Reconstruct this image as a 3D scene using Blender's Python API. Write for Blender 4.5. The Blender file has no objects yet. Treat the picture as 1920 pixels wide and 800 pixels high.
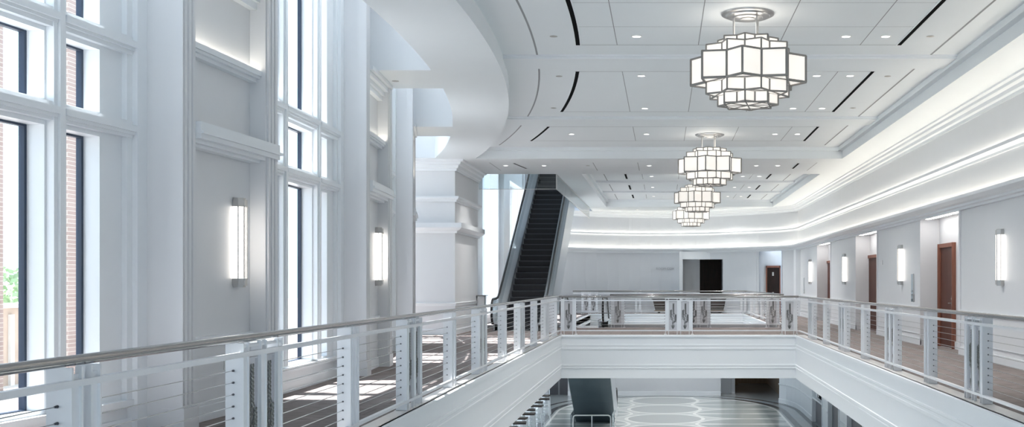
import bpy, math, random
from mathutils import Vector, Matrix
random.seed(7)
PI = math.pi
scene = bpy.context.scene
COL = scene.collection
# ------------------------------------------------------------------ camera
F = 2050.0
VX, VY = 1243.0, 530.0
CZ = 1.45
cam = bpy.data.cameras.new('camera')
co = bpy.data.objects.new('camera', cam)
COL.objects.link(co)
co.location = (0, 0, CZ)
co.rotation_euler = (PI/2, 0, 0)
cam.sensor_width = 36
cam.lens = F/1920*36
cam.shift_x = -(VX-960)/1920
cam.shift_y = (VY-400)/1920
cam.clip_start = 0.1
cam.clip_end = 900
scene.camera = co
# ------------------------------------------------------------------ view, world, sun
vs = scene.view_settings
vs.view_transform = 'Standard'
vs.look = 'None'
vs.exposure = 0.1
vs.gamma = 1.0
vs.use_curve_mapping = False
WORLD = 2.3
SUN = 20.0
COVE = 11.0
SCONCE = 5.0
w = bpy.data.worlds.new('world')
scene.world = w
w.use_nodes = True
nt = w.node_tree
bg = nt.nodes['Background']
tc = nt.nodes.new('ShaderNodeTexCoord')
sep = nt.nodes.new('ShaderNodeSeparateXYZ')
cr = nt.nodes.new('ShaderNodeValToRGB')
nt.links.new(tc.outputs['Generated'], sep.inputs[0])
nt.links.new(sep.outputs['Z'], cr.inputs[0])
nt.links.new(cr.outputs[0], bg.inputs['Color'])
cr.color_ramp.elements[0].position = 0.0
cr.color_ramp.elements[0].color = (0.72, 0.87, 1.0, 1)
cr.color_ramp.elements[1].position = 0.5
cr.color_ramp.elements[1].color = (0.64, 0.82, 1.0, 1)
bg.inputs['Strength'].default_value = WORLD
sd = bpy.data.lights.new('sun', 'SUN')
sd.energy = SUN
sd.angle = math.radians(0.8)
sd.color = (1, 0.97, 0.93)
so = bpy.data.objects.new('sun', sd)
COL.objects.link(so)
so.rotation_euler = Vector((0.465, -0.03, -0.885)).to_track_quat('-Z', 'Y').to_euler()


# ------------------------------------------------------------------ helpers
def W(d, y):
    """x of the curved window side: offset d from the shallow arc"""
    return d - (y-14.5)**2/98.0


class MB:
    def __init__(s):
        s.v = []; s.f = []; s.m = []; s.sm = []

    def add(s, vs_, fs_, mi=0, smooth=False):
        b = len(s.v)
        s.v += [tuple(p) for p in vs_]
        for f in fs_:
            s.f.append([b+i for i in f]); s.m.append(mi); s.sm.append(smooth)
        return s

    def box(s, x0, x1, y0, y1, z0, z1, mi=0):
        if x0 > x1: x0, x1 = x1, x0
        if y0 > y1: y0, y1 = y1, y0
        if z0 > z1: z0, z1 = z1, z0
        return s.add([(x0, y0, z0), (x1, y0, z0), (x1, y1, z0), (x0, y1, z0), (x0, y0, z1), (x1, y0, z1), (x1, y1, z1), (x0, y1, z1)],
                     [(0, 3, 2, 1), (4, 5, 6, 7), (0, 1, 5, 4), (1, 2, 6, 5), (2, 3, 7, 6), (3, 0, 4, 7)], mi)

    def hexa(s, p, mi=0):
        return s.add(p, [(0, 3, 2, 1), (4, 5, 6, 7), (0, 1, 5, 4), (1, 2, 6, 5), (2, 3, 7, 6), (3, 0, 4, 7)], mi)

    def prism(s, poly, z0, z1, mi=0, smooth=False):
        n = len(poly)
        vs_ = [(p[0], p[1], z0) for p in poly] + [(p[0], p[1], z1) for p in poly]
        s.add(vs_, [tuple(range(n-1, -1, -1)), tuple(range(n, 2*n))], mi)
        b = len(s.v)-2*n
        for i in range(n):
            j = (i+1) % n
            s.f.append([b+i, b+j, b+n+j, b+n+i]); s.m.append(mi); s.sm.append(smooth)
        return s

    def prism_x(s, poly, x0, x1, mi=0):
        """poly of (y,z) extruded along x"""
        n = len(poly)
        vs_ = [(x0, p[0], p[1]) for p in poly] + [(x1, p[0], p[1]) for p in poly]
        fs_ = [tuple(range(n)), tuple(range(2*n-1, n-1, -1))]
        for i in range(n):
            j = (i+1) % n
            fs_.append((i, n+i, n+j, j))
        return s.add(vs_, fs_, mi)

    def bar(s, p0, p1, wd, hd, mi=0):
        """rectangular bar between two points, hd vertical-ish"""
        p0 = Vector(p0); p1 = Vector(p1)
        t = (p1-p0).normalized()
        up = Vector((0, 0, 1)) if abs(t.z) < 0.9 else Vector((1, 0, 0))
        a = t.cross(up).normalized(); b = a.cross(t).normalized()
        q = []
        for p in (p0, p1):
            for (i, j) in ((-1, -1), (1, -1), (1, 1), (-1, 1)):
                q.append(p + a*(i*wd/2) + b*(j*hd/2))
        return s.add(q, [(0, 1, 2, 3), (7, 6, 5, 4), (0, 4, 5, 1), (1, 5, 6, 2), (2, 6, 7, 3), (3, 7, 4, 0)], mi)

    def tube(s, pts, r, n=10, mi=0, closed=False):
        pts = [Vector(p) for p in pts]
        rings = []
        m = len(pts)
        a = None
        for i, p in enumerate(pts):
            if i == 0: t = pts[1]-pts[0]
            elif i == m-1: t = pts[-1]-pts[-2]
            else: t = (pts[i+1]-pts[i]).normalized() + (pts[i]-pts[i-1]).normalized()
            t.normalize()
            if a is None:
                up = Vector((0, 0, 1)) if abs(t.z) < 0.9 else Vector((1, 0, 0))
                a = t.cross(up).normalized()
            else:
                a = (a - t*a.dot(t)).normalized()
            b = t.cross(a)
            rr = r[i] if isinstance(r, (list, tuple)) else r
            rings.append([p + (a*math.cos(2*PI*k/n) + b*math.sin(2*PI*k/n))*rr for k in range(n)])
        vs_ = [q for ring in rings for q in ring]
        b0 = len(s.v)
        s.v += [tuple(q) for q in vs_]
        for i in range(m-1):
            for k in range(n):
                l = (k+1) % n
                s.f.append([b0+i*n+k, b0+i*n+l, b0+(i+1)*n+l, b0+(i+1)*n+k]); s.m.append(mi); s.sm.append(True)
        s.f.append([b0+k for k in range(n-1, -1, -1)]); s.m.append(mi); s.sm.append(False)
        s.f.append([b0+(m-1)*n+k for k in range(n)]); s.m.append(mi); s.sm.append(False)
        return s

    def lathe(s, prof, n=32, c=(0, 0, 0), mi=0):
        b0 = len(s.v)
        for (r, z) in prof:
            for k in range(n):
                s.v.append((c[0]+r*math.cos(2*PI*k/n), c[1]+r*math.sin(2*PI*k/n), c[2]+z))
        for i in range(len(prof)-1):
            for k in range(n):
                l = (k+1) % n
                s.f.append([b0+i*n+k, b0+i*n+l, b0+(i+1)*n+l, b0+(i+1)*n+k]); s.m.append(mi); s.sm.append(True)
        return s

    def ell(s, c, rx, ry, rz, ax=None, n=6, m=4, mi=0):
        R = ax if ax is not None else Matrix.Identity(3)
        vs_ = []
        for i in range(1, m):
            th = PI*i/m
            for k in range(n):
                ph = 2*PI*k/n
                vs_.append(Vector(c) + R @ Vector((rx*math.sin(th)*math.cos(ph), ry*math.sin(th)*math.sin(ph), rz*math.cos(th))))
        top = len(vs_); vs_.append(Vector(c)+R @ Vector((0, 0, rz)))
        bot = len(vs_); vs_.append(Vector(c)+R @ Vector((0, 0, -rz)))
        fs_ = []
        for i in range(m-2):
            for k in range(n):
                l = (k+1) % n
                fs_.append((i*n+k, (i+1)*n+k, (i+1)*n+l, i*n+l))
        for k in range(n):
            l = (k+1) % n
            fs_.append((top, k, l)); fs_.append((bot, (m-2)*n+l, (m-2)*n+k))
        return s.add(vs_, fs_, mi, True)

    def cbox(s, d0, d1, y0, y1, z0, z1, mi=0, seg=None):
        """box following the curved window side"""
        n = seg or max(1, int(math.ceil(abs(y1-y0)/0.7)))
        vs_ = []
        for i in range(n+1):
            y = y0+(y1-y0)*i/n
            a, b = W(d0, y), W(d1, y)
            vs_ += [(a, y, z0), (b, y, z0), (b, y, z1), (a, y, z1)]
        fs_ = []
        for i in range(n):
            q = 4*i
            for k in range(4):
                l = (k+1) % 4
                fs_.append((q+k, q+4+k, q+4+l, q+l))
        fs_.append((0, 1, 2, 3)); fs_.append((4*n+3, 4*n+2, 4*n+1, 4*n))
        return s.add(vs_, fs_, mi)

    def sweep(s, prof, path, side=1, closed=False, mi=0):
        """profile (out,z) swept along plan path; side=1 puts 'out' on the left of the travel direction"""
        n = len(path); P = [Vector((p[0], p[1])) for p in path]
        vs_ = []
        for i in range(n):
            if i == 0: d = (P[1]-P[0]).normalized(); nr = Vector((-d.y, d.x)); sc = 1
            elif i == n-1: d = (P[-1]-P[-2]).normalized(); nr = Vector((-d.y, d.x)); sc = 1
            else:
                d1 = (P[i]-P[i-1]).normalized(); d2 = (P[i+1]-P[i]).normalized()
                n1 = Vector((-d1.y, d1.x)); n2 = Vector((-d2.y, d2.x))
                nr = (n1+n2).normalized(); sc = 1/max(0.3, nr.dot(n1))
            for (o, z) in prof:
                q = P[i] + nr*(o*side*sc)
                vs_.append((q.x, q.y, z))
        m = len(prof); fs_ = []
        for i in range(n-1):
            for k in range(m):
                l = (k+1) % m
                if not closed and l == 0 and k == m-1: pass
                fs_.append((i*m+k, (i+1)*m+k, (i+1)*m+l, i*m+l))
        fs_.append(tuple(range(m))); fs_.append(tuple((n-1)*m+k for k in range(m-1, -1, -1)))
        return s.add(vs_, fs_, mi)

    def build(s, name, mats, parent=None, loc=None, smooth_angle=0.6):
        me = bpy.data.meshes.new(name)
        me.from_pydata(s.v, [], s.f)
        if not isinstance(mats, (list, tuple)): mats = [mats]
        for m in mats: me.materials.append(m)
        me.polygons.foreach_set('material_index', s.m)
        me.polygons.foreach_set('use_smooth', s.sm)
        me.update()
        import bmesh
        bm = bmesh.new(); bm.from_mesh(me)
        bmesh.ops.recalc_face_normals(bm, faces=bm.faces)
        bm.to_mesh(me); bm.free()
        if any(s.sm):
            try: me.set_sharp_from_angle(angle=smooth_angle)
            except Exception: pass
        o = bpy.data.objects.new(name, me)
        COL.objects.link(o)
        if parent is not None: o.parent = parent
        if loc: o.location = loc
        return o


def tag(o, label, cat, group=None, kind=None):
    if label: o['label'] = label
    if cat: o['category'] = cat
    if group: o['group'] = group
    if kind: o['kind'] = kind
    return o


def empty(name, loc, rz=0):
    o = bpy.data.objects.new(name, None)
    COL.objects.link(o)
    o.location = loc
    o.rotation_euler = (0, 0, rz)
    o.empty_display_size = 0.2
    return o


def copy_tree(o, parent=None):
    c = o.copy(); COL.objects.link(c)
    c.parent = parent
    for ch in list(o.children): copy_tree(ch, c)
    return c


def struct(o, label, cat):
    return tag(o, label, cat, kind='structure')


# ------------------------------------------------------------------ materials
def nodes(name):
    m = bpy.data.materials.new(name); m.use_nodes = True
    return m, m.node_tree, m.node_tree.nodes['Principled BSDF']


def mat(name, col, rough=0.5, metal=0.0, noise=0.0, nscale=20, bump=0.0, emit=None, es=1.0, spec=None, stretch=None):
    m, t, b = nodes(name)
    b.inputs['Base Color'].default_value = (*col, 1)
    b.inputs['Roughness'].default_value = rough
    b.inputs['Metallic'].default_value = metal
    if spec is not None: b.inputs['Specular IOR Level'].default_value = spec
    if noise or bump:
        tcn = t.nodes.new('ShaderNodeTexCoord')
        nz = t.nodes.new('ShaderNodeTexNoise'); nz.inputs['Scale'].default_value = nscale
        nz.inputs['Detail'].default_value = 4
        if stretch:
            mp = t.nodes.new('ShaderNodeMapping'); mp.inputs['Scale'].default_value = stretch
            t.links.new(tcn.outputs['Object'], mp.inputs[0]); t.links.new(mp.outputs[0], nz.inputs['Vector'])
        else:
            t.links.new(tcn.outputs['Object'], nz.inputs['Vector'])
        if noise:
            mx = t.nodes.new('ShaderNodeMix'); mx.data_type = 'RGBA'
            mx.inputs[6].default_value = (*[c*(1-noise) for c in col], 1)
            mx.inputs[7].default_value = (*[min(1, c*(1+noise)) for c in col], 1)
            t.links.new(nz.outputs['Fac'], mx.inputs[0]); t.links.new(mx.outputs[2], b.inputs['Base Color'])
        if bump:
            bp = t.nodes.new('ShaderNodeBump'); bp.inputs['Strength'].default_value = bump
            bp.inputs['Distance'].default_value = 0.01
            t.links.new(nz.outputs['Fac'], bp.inputs['Height']); t.links.new(bp.outputs[0], b.inputs['Normal'])
    if emit:
        b.inputs['Emission Color'].default_value = (*emit, 1)
        b.inputs['Emission Strength'].default_value = es
    return m


M_wall = mat('wall_paint', (0.76, 0.77, 0.79), 0.45, noise=0.015, nscale=3)
M_wall2 = mat('wall_paint_grey', (0.66, 0.68, 0.71), 0.45, noise=0.02, nscale=2)
M_trim = mat('trim_paint', (0.83, 0.86, 0.89), 0.32, noise=0.01, nscale=3)
M_ceil = mat('ceiling_paint', (0.82, 0.86, 0.89), 0.6, noise=0.012, nscale=2)
M_joint = mat('joint_grey', (0.30, 0.31, 0.33), 0.7)
M_black = mat('black_slot', (0.004, 0.004, 0.005), 0.9, spec=0.05)
M_steel = mat('brushed_steel', (0.62, 0.61, 0.60), 0.28, 1.0, noise=0.08, nscale=30, stretch=(1, 1, 12))
M_rail = mat('handrail_steel', (0.34, 0.33, 0.325), 0.16, 1.0)
M_post = mat('satin_aluminium', (0.80, 0.81, 0.83), 0.4, 0.45, noise=0.03, nscale=14)
M_cable = mat('cable_steel', (0.42, 0.42, 0.43), 0.35, 0.9)
M_fit = mat('cable_fitting_dark', (0.05, 0.05, 0.06), 0.35, 0.6)
M_pewter = mat('cast_pewter', (0.62, 0.61, 0.63), 0.4, 0.45, noise=0.08, nscale=30)
M_wheat = mat('cast_pewter_wheat', (0.20, 0.20, 0.19), 0.35, 0.8, noise=0.25, nscale=50)
M_nickel = mat('satin_nickel', (0.50, 0.49, 0.48), 0.3, 0.9)
M_chfr = mat('chandelier_frame_metal', (0.27, 0.26, 0.25), 0.5, 0.3)
M_canopy = mat('chandelier_canopy_metal', (0.42, 0.42, 0.42), 0.32, 0.9, noise=0.1, nscale=20)
M_rubber = mat('black_rubber', (0.012, 0.012, 0.014), 0.35)
M_step = mat('escalator_step_dark', (0.022, 0.023, 0.028), 0.5, 0.2)
M_slate = mat('escalator_underside_metal', (0.13, 0.175, 0.21), 0.3, 0.5, noise=0.1, nscale=2)
M_escal = mat('escalator_side_metal', (0.68, 0.72, 0.76), 0.28, 0.6)
M_wood = None
M_stone = mat('edge_stone', (0.66, 0.64, 0.62), 0.3, noise=0.06, nscale=25)
M_gasket = mat('window_gasket', (0.018, 0.035, 0.07), 0.4)
M_white = mat('white_plastic', (0.85, 0.85, 0.85), 0.4)
M_seat = mat('stool_seat_brown', (0.06, 0.045, 0.04), 0.5)
M_stoolw = mat('stool_white_metal', (0.80, 0.82, 0.84), 0.3, 0.1)
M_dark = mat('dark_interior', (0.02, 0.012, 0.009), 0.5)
M_curt = mat('charcoal_door_panel', (0.10, 0.10, 0.115), 0.4, noise=0.2, nscale=10, stretch=(6, 6, 0.2))
M_leaf = mat('foliage_hazed_green', (0.30, 0.40, 0.24), 0.8, noise=0.5, nscale=3)  # green lightened to put distance haze into the colour
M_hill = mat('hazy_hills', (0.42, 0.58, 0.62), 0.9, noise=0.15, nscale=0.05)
M_ground = mat('outdoor_paving', (0.55, 0.53, 0.50), 0.8, noise=0.15, nscale=1)
M_fence = mat('terrace_wall_tan', (0.42, 0.33, 0.27), 0.8, noise=0.2, nscale=4)
M_bark = mat('bark', (0.12, 0.08, 0.05), 0.9, noise=0.3, nscale=10)
M_led = mat('led_strip_warm', (1, 1, 1), 0.5, emit=(1.0, 0.91, 0.76), es=COVE)
M_ledw = mat('led_strip_white', (1, 1, 1), 0.5, emit=(1.0, 0.95, 0.9), es=14)
M_down = mat('downlight_lens', (1, 1, 1), 0.5, emit=(1.0, 0.98, 0.95), es=6)
M_sconce = mat('sconce_diffuser', (0.95, 0.95, 0.95), 0.3, emit=(1.0, 0.93, 0.84), es=SCONCE)
M_ltr = mat('letter_metal', (0.42, 0.43, 0.46), 0.4, 0.5)


def wood(name, c0, c1):
    m, t, b = nodes(name)
    tcn = t.nodes.new('ShaderNodeTexCoord'); mp = t.nodes.new('ShaderNodeMapping')
    mp.inputs['Scale'].default_value = (9, 9, 0.7)
    nz = t.nodes.new('ShaderNodeTexNoise'); nz.inputs['Scale'].default_value = 3; nz.inputs['Detail'].default_value = 6
    rp = t.nodes.new('ShaderNodeValToRGB')
    rp.color_ramp.elements[0].color = (*c0, 1); rp.color_ramp.elements[1].color = (*c1, 1)
    rp.color_ramp.elements[0].position = 0.3; rp.color_ramp.elements[1].position = 0.7
    t.links.new(tcn.outputs['Object'], mp.inputs[0]); t.links.new(mp.outputs[0], nz.inputs['Vector'])
    t.links.new(nz.outputs['Fac'], rp.inputs[0]); t.links.new(rp.outputs[0], b.inputs['Base Color'])
    b.inputs['Roughness'].default_value = 0.5
    b.inputs['Specular IOR Level'].default_value = 0.25
    return m


M_wood = wood('door_mahogany', (0.075, 0.022, 0.012), (0.12, 0.036, 0.02))
M_woodf = wood('door_frame_mahogany', (0.22, 0.085, 0.055), (0.30, 0.13, 0.09))
M_wooddk = wood('dark_espresso_wood', (0.012, 0.007, 0.005), (0.03, 0.014, 0.01))
M_woodwh = wood('tan_panel', (0.25, 0.17, 0.11), (0.33, 0.24, 0.17))


def glass(name, tint, gl=0.12, rough=0.02):
    m = bpy.data.materials.new(name); m.use_nodes = True
    t = m.node_tree; t.nodes.clear()
    out = t.nodes.new('ShaderNodeOutputMaterial')
    mx = t.nodes.new('ShaderNodeMixShader'); tr = t.nodes.new('ShaderNodeBsdfTransparent'); g = t.nodes.new('ShaderNodeBsdfGlossy')
    lw = t.nodes.new('ShaderNodeLayerWeight'); lw.inputs['Blend'].default_value = 0.5
    fr = t.nodes.new('ShaderNodeMath'); fr.operation = 'POWER'; fr.inputs[1].default_value = 5.0
    t.links.new(lw.outputs['Facing'], fr.inputs[0])
    ad = t.nodes.new('ShaderNodeMath'); ad.operation = 'ADD'; ad.use_clamp = True; ad.inputs[1].default_value = gl
    tr.inputs[0].default_value = (*tint, 1); g.inputs['Roughness'].default_value = rough
    t.links.new(fr.outputs[0], ad.inputs[0]); t.links.new(ad.outputs[0], mx.inputs[0])
    t.links.new(tr.outputs[0], mx.inputs[1]); t.links.new(g.outputs[0], mx.inputs[2]); t.links.new(mx.outputs[0], out.inputs[0])
    return m


M_glass = glass('window_glass', (0.96, 0.985, 1.0), 0.0)
M_bglass = glass('balustrade_glass', (0.90, 0.95, 0.97), 0.10)
M_cglass = glass('draft_curtain_glass', (0.90, 0.94, 0.95), 0.05)

# chandelier glass: lit milk glass, slightly brighter in the middle of the tier
m, t, b = nodes('chandelier_milk_glass')
b.inputs['Base Color'].default_value = (0.62, 0.62, 0.62, 1); b.inputs['Roughness'].default_value = 0.4
tcn = t.nodes.new('ShaderNodeTexCoord'); nz = t.nodes.new('ShaderNodeTexNoise'); nz.inputs['Scale'].default_value = 3
rp = t.nodes.new('ShaderNodeValToRGB')
rp.color_ramp.elements[0].color = (0.93, 0.84, 0.74, 1); rp.color_ramp.elements[0].position = 0.25
rp.color_ramp.elements[1].color = (1.0, 0.95, 0.87, 1); rp.color_ramp.elements[1].position = 0.6
t.links.new(tcn.outputs['Object'], nz.inputs['Vector']); t.links.new(nz.outputs['Fac'], rp.inputs[0])
t.links.new(rp.outputs[0], b.inputs['Emission Color']); b.inputs['Emission Strength'].default_value = 0.68
M_milk = m

# carpet: taupe with fine streaks and faint tile seams
m, t, b = nodes('carpet_taupe')
tcn = t.nodes.new('ShaderNodeTexCoord')
mp = t.nodes.new('ShaderNodeMapping'); mp.inputs['Scale'].default_value = (1.2, 9, 1)
nz = t.nodes.new('ShaderNodeTexNoise'); nz.inputs['Scale'].default_value = 4; nz.inputs['Detail'].default_value = 8
t.links.new(tcn.outputs['Object'], mp.inputs[0]); t.links.new(mp.outputs[0], nz.inputs['Vector'])
rp = t.nodes.new('ShaderNodeValToRGB')
rp.color_ramp.elements[0].color = (0.175, 0.145, 0.14, 1); rp.color_ramp.elements[0].position = 0.35
rp.color_ramp.elements[1].color = (0.32, 0.28, 0.27, 1); rp.color_ramp.elements[1].position = 0.66
br = t.nodes.new('ShaderNodeTexBrick'); br.inputs['Scale'].default_value = 1.0
br.inputs['Color1'].default_value = (1, 1, 1, 1); br.inputs['Color2'].default_value = (0.9, 0.9, 0.9, 1); br.inputs['Mortar'].default_value = (0.72, 0.7, 0.7, 1)
br.inputs['Brick Width'].default_value = 0.6; br.inputs['Row Height'].default_value = 0.6; br.inputs['Mortar Size'].default_value = 0.012
mx = t.nodes.new('ShaderNodeMix'); mx.data_type = 'RGBA'; mx.blend_type = 'MULTIPLY'; mx.inputs[0].default_value = 1
t.links.new(tcn.outputs['Object'], br.inputs['Vector'])
t.links.new(nz.outputs['Fac'], rp.inputs[0]); t.links.new(rp.outputs[0], mx.inputs[6]); t.links.new(br.outputs['Color'], mx.inputs[7])
t.links.new(mx.outputs[2], b.inputs['Base Color']); b.inputs['Roughness'].default_value = 0.85
b.inputs['Specular IOR Level'].default_value = 0.2
M_carpet = m

# brick
m, t, b = nodes('pink_brick')
tcn = t.nodes.new('ShaderNodeTexCoord')
mp = t.nodes.new('ShaderNodeMapping'); mp.inputs['Rotation'].default_value = (PI/2, 0, 0)
br = t.nodes.new('ShaderNodeTexBrick'); br.inputs['Scale'].default_value = 4
br.inputs['Color1'].default_value = (0.42, 0.33, 0.30, 1); br.inputs['Color2'].default_value = (0.37, 0.28, 0.25, 1); br.inputs['Mortar'].default_value = (0.6, 0.55, 0.5, 1)
t.links.new(tcn.outputs['Object'], mp.inputs[0]); t.links.new(mp.outputs[0], br.inputs['Vector']); t.links.new(br.outputs['Color'], b.inputs['Base Color'])
b.inputs['Roughness'].default_value = 0.85
M_brick = m


# terrazzo lower floor: polished, inlaid pale rings and dark bands
def terrazzo():
    m, t, b = nodes('terrazzo_inlay')
    L = t.links
    geo = t.nodes.new('ShaderNodeNewGeometry')
    sp = t.nodes.new('ShaderNodeSeparateXYZ'); L.new(geo.outputs['Position'], sp.inputs[0])
    X, Y = sp.outputs['X'], sp.outputs['Y']

    def mth(op, a, b_=None, clamp=False):
        n = t.nodes.new('ShaderNodeMath'); n.operation = op; n.use_clamp = clamp
        for i, v in enumerate((a, b_)):
            if v is None: continue
            if isinstance(v, (int, float)): n.inputs[i].default_value = v
            else: L.new(v, n.inputs[i])
        return n.outputs[0]

    def dist(cx, cy):
        dx = mth('SUBTRACT', X, cx); dy = mth('SUBTRACT', Y, cy)
        return mth('SQRT', mth('ADD', mth('MULTIPLY', dx, dx), mth('MULTIPLY', dy, dy)))

    def ring(d, r, wd):
        return mth('LESS_THAN', mth('ABSOLUTE', mth('SUBTRACT', d, r)), wd)
    # repeat along Y with period 3.25
    per = 3.25
    yk = mth('SUBTRACT', mth('MULTIPLY', mth('FRACT', mth('DIVIDE', mth('SUBTRACT', Y, 49.2-per/2), per)), per), per/2)
    yk2 = mth('SUBTRACT', mth('MULTIPLY', mth('FRACT', mth('DIVIDE', mth('SUBTRACT', Y, 49.2), per)), per), per/2)

    def dk(cx, yv, sx=1.0):
        dx = mth('MULTIPLY', mth('SUBTRACT', X, cx), sx)
        return mth('SQRT', mth('ADD', mth('MULTIPLY', dx, dx), mth('MULTIPLY', yv, yv)))
    dc = dk(0.07, yk)
    rings = ring(dc, 1.5, 0.075)
    inner = mth('LESS_THAN', dc, 1.5)
    da = dk(3.3, yk2, 0.8); db = dk(-3.3, yk2, 0.8)
    dc2 = dk(2.9, yk, 0.55); dd2 = dk(-2.9, yk, 0.55)
    lines = mth('MAXIMUM', rings, mth('MAXIMUM', ring(da, 1.62, 0.05), ring(db, 1.62, 0.05)))
    lines = mth('MAXIMUM', lines, mth('MULTIPLY', mth('MAXIMUM', ring(dc2, 1.62, 0.045), ring(dd2, 1.62, 0.045)), mth('SUBTRACT', 1.0, inner)))
    lens = mth('MULTIPLY', mth('LESS_THAN', da, 1.62), mth('LESS_THAN', dc2, 1.62))
    lens2 = mth('MULTIPLY', mth('LESS_THAN', db, 1.62), mth('LESS_THAN', dd2, 1.62))
    lens = mth('MAXIMUM', lens, lens2)
    # border: distance from a rounded-rectangle outline
    ax = mth('ABSOLUTE', mth('SUBTRACT', X, 0.2))
    # superellipse-like end
    ey = mth('MAXIMUM', mth('SUBTRACT', Y, 45.0), 0.0)
    ex = mth('MAXIMUM', mth('SUBTRACT', ax, 0.0), 0.0)
    q = mth('SQRT', mth('ADD', mth('POWER', mth('DIVIDE', ex, 4.55), 2.0), mth('POWER', mth('DIVIDE', ey, 5.9), 2.0)))
    field = mth('LESS_THAN', q, 1.0)
    edge = mth('LESS_THAN', mth('ABSOLUTE', mth('SUBTRACT', q, 1.0)), 0.010)
    band1 = mth('LESS_THAN', mth('ABSOLUTE', mth('SUBTRACT', q, 1.055)), 0.028)
    band2 = mth('LESS_THAN', mth('ABSOLUTE', mth('SUBTRACT', q, 1.19)), 0.022)
    nz = t.nodes.new('ShaderNodeTexNoise'); nz.inputs['Scale'].default_value = 60; L.new(geo.outputs['Position'], nz.inputs['Vector'])
    nz2 = t.nodes.new('ShaderNodeTexNoise'); nz2.inputs['Scale'].default_value = 0.5; L.new(geo.outputs['Position'], nz2.inputs['Vector'])

    def mixc(fac, c0, c1):
        n = t.nodes.new('ShaderNodeMix'); n.data_type = 'RGBA'
        L.new(fac, n.inputs[0])
        for i, c in ((6, c0), (7, c1)):
            if isinstance(c, tuple): n.inputs[i].default_value = (*c, 1)
            else: L.new(c, n.inputs[i])
        return n.outputs[2]
    base = mixc(nz.outputs['Fac'], (0.46, 0.50, 0.50), (0.56, 0.60, 0.59))
    base = mixc(inner, base, (0.40, 0.43, 0.43))
    base = mixc(lens, base, (0.36, 0.40, 0.40))
    inr = mixc(lines, base, (0.80, 0.82, 0.81))
    outr = mixc(nz2.outputs['Fac'], (0.30, 0.33, 0.35), (0.36, 0.39, 0.41))
    c = mixc(field, outr, inr)
    c = mixc(edge, c, (0.80, 0.82, 0.81))
    c = mixc(band1, c, (0.07, 0.075, 0.08))
    c = mixc(band2, c, (0.08, 0.085, 0.09))
    L.new(c, b.inputs['Base Color'])
    b.inputs['Roughness'].default_value = 0.2
    return m


M_terr = terrazzo()

# ------------------------------------------------------------------ main dimensions
XL, XR = -2.82, 3.68          # first void, inner fascia planes
YB0, YB1 = 30.3, 36.0         # cross bridge
YF = 51.0                     # far edge of second void
X2R = 3.75                    # right edge of second void
XE0, XE1 = -3.40, -1.80       # down escalator well
ZS = 4.88                     # soffit
ZT = 5.19                     # tray
WR = 6.0                      # right wall
ZL = -3.85                    # lower floor


def yb(x):
    return 53.5-0.115*(x+0.5)**2


# ------------------------------------------------------------------ floors
mb = MB()
for (a, b_, c, d) in ((-9, XL, -6, YB0), (XR, 6.8, -6, YB0), (XL, XR, -6, 2.0), (-9, 6.8, YB0, YB1), (-9, XE0, YB1, 56), (XE0, 6.8, YF, 56), (X2R, 6.8, YB1, YF)):
    mb.box(a, b_, c, d, -0.03, 0.0)
struct(mb.build('floor', M_carpet), 'taupe streaked carpet tiles on the upper walkways and bridge', 'floor')
mb = MB()
e = 0.03
for (a, b_, c, d) in ((-9, XL-e, -6, YB0), (XR+e, 6.8, -6, YB0), (XL-e, XR+e, -6, 2.0), (-9, 6.8, YB0+e, YB1), (-9, XE0, YB1, 56), (XE0, 6.8, YF+e, 56), (X2R+e, 6.8, YB1, YF+e)):
    mb.box(a, b_, c, d, -1.19, -0.031)
struct(mb.build('ceiling', M_ceil), 'white ceiling slab of the lower hall under the walkways', 'ceiling')
# fascia of the first void
prof = [(-0.03, 0.012), (0.015, 0.012), (0.03, 0.0), (0.03, -0.05), (0.0, -0.06), (0.0, -0.25), (0.018, -0.255), (0.018, -0.29), (0.010, -0.30), (0.010, -0.335), (0.018, -0.345), (0.018, -0.39), (0.0, -0.40),
        (0.0, -0.80), (0.018, -0.81), (0.018, -0.85), (0.006, -0.86), (0.006, -0.88), (0.018, -0.89), (0.018, -0.92), (0.0, -0.93), (0.0, -1.19), (-0.03, -1.19)]
mb = MB(); mb.sweep(prof, [(XL, 2.0), (XL, YB0), (XR, YB0), (XR, 2.0)], side=-1)
struct(mb.build('trim_1', M_trim), 'white moulded fascia round the edge of the nearer floor opening', 'fascia')
mb = MB(); mb.sweep(prof, [(XE0, YB1), (XE0, YF), (X2R, YF), (X2R, YB1)], side=-1)
struct(mb.build('trim_2', M_trim), 'white moulded fascia round the floor opening beyond the bridge', 'fascia')
# stone nosing under the guardrails
mb = MB()
mb.box(XL-0.20, XL-0.0, 2, YB0, 0, 0.012); mb.box(XR, XR+0.24, 2, YB0, 0, 0.012); mb.box(XL-0.20, XR+0.24, YB0+0.031, YB0+0.1, 0, 0.006)
struct(mb.build('trim_3', M_stone), 'pale stone nosing strip along the floor opening under the guardrails', 'floor edging')
mb = MB()
mb.box(XE1, X2R, YB1-0.25, YB1-0.03, 0, 0.10)
struct(mb.build('trim_4', mat('curb_grey', (0.42, 0.43, 0.45), 0.5)), 'low grey kerb on the far edge of the bridge', 'kerb')

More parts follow.
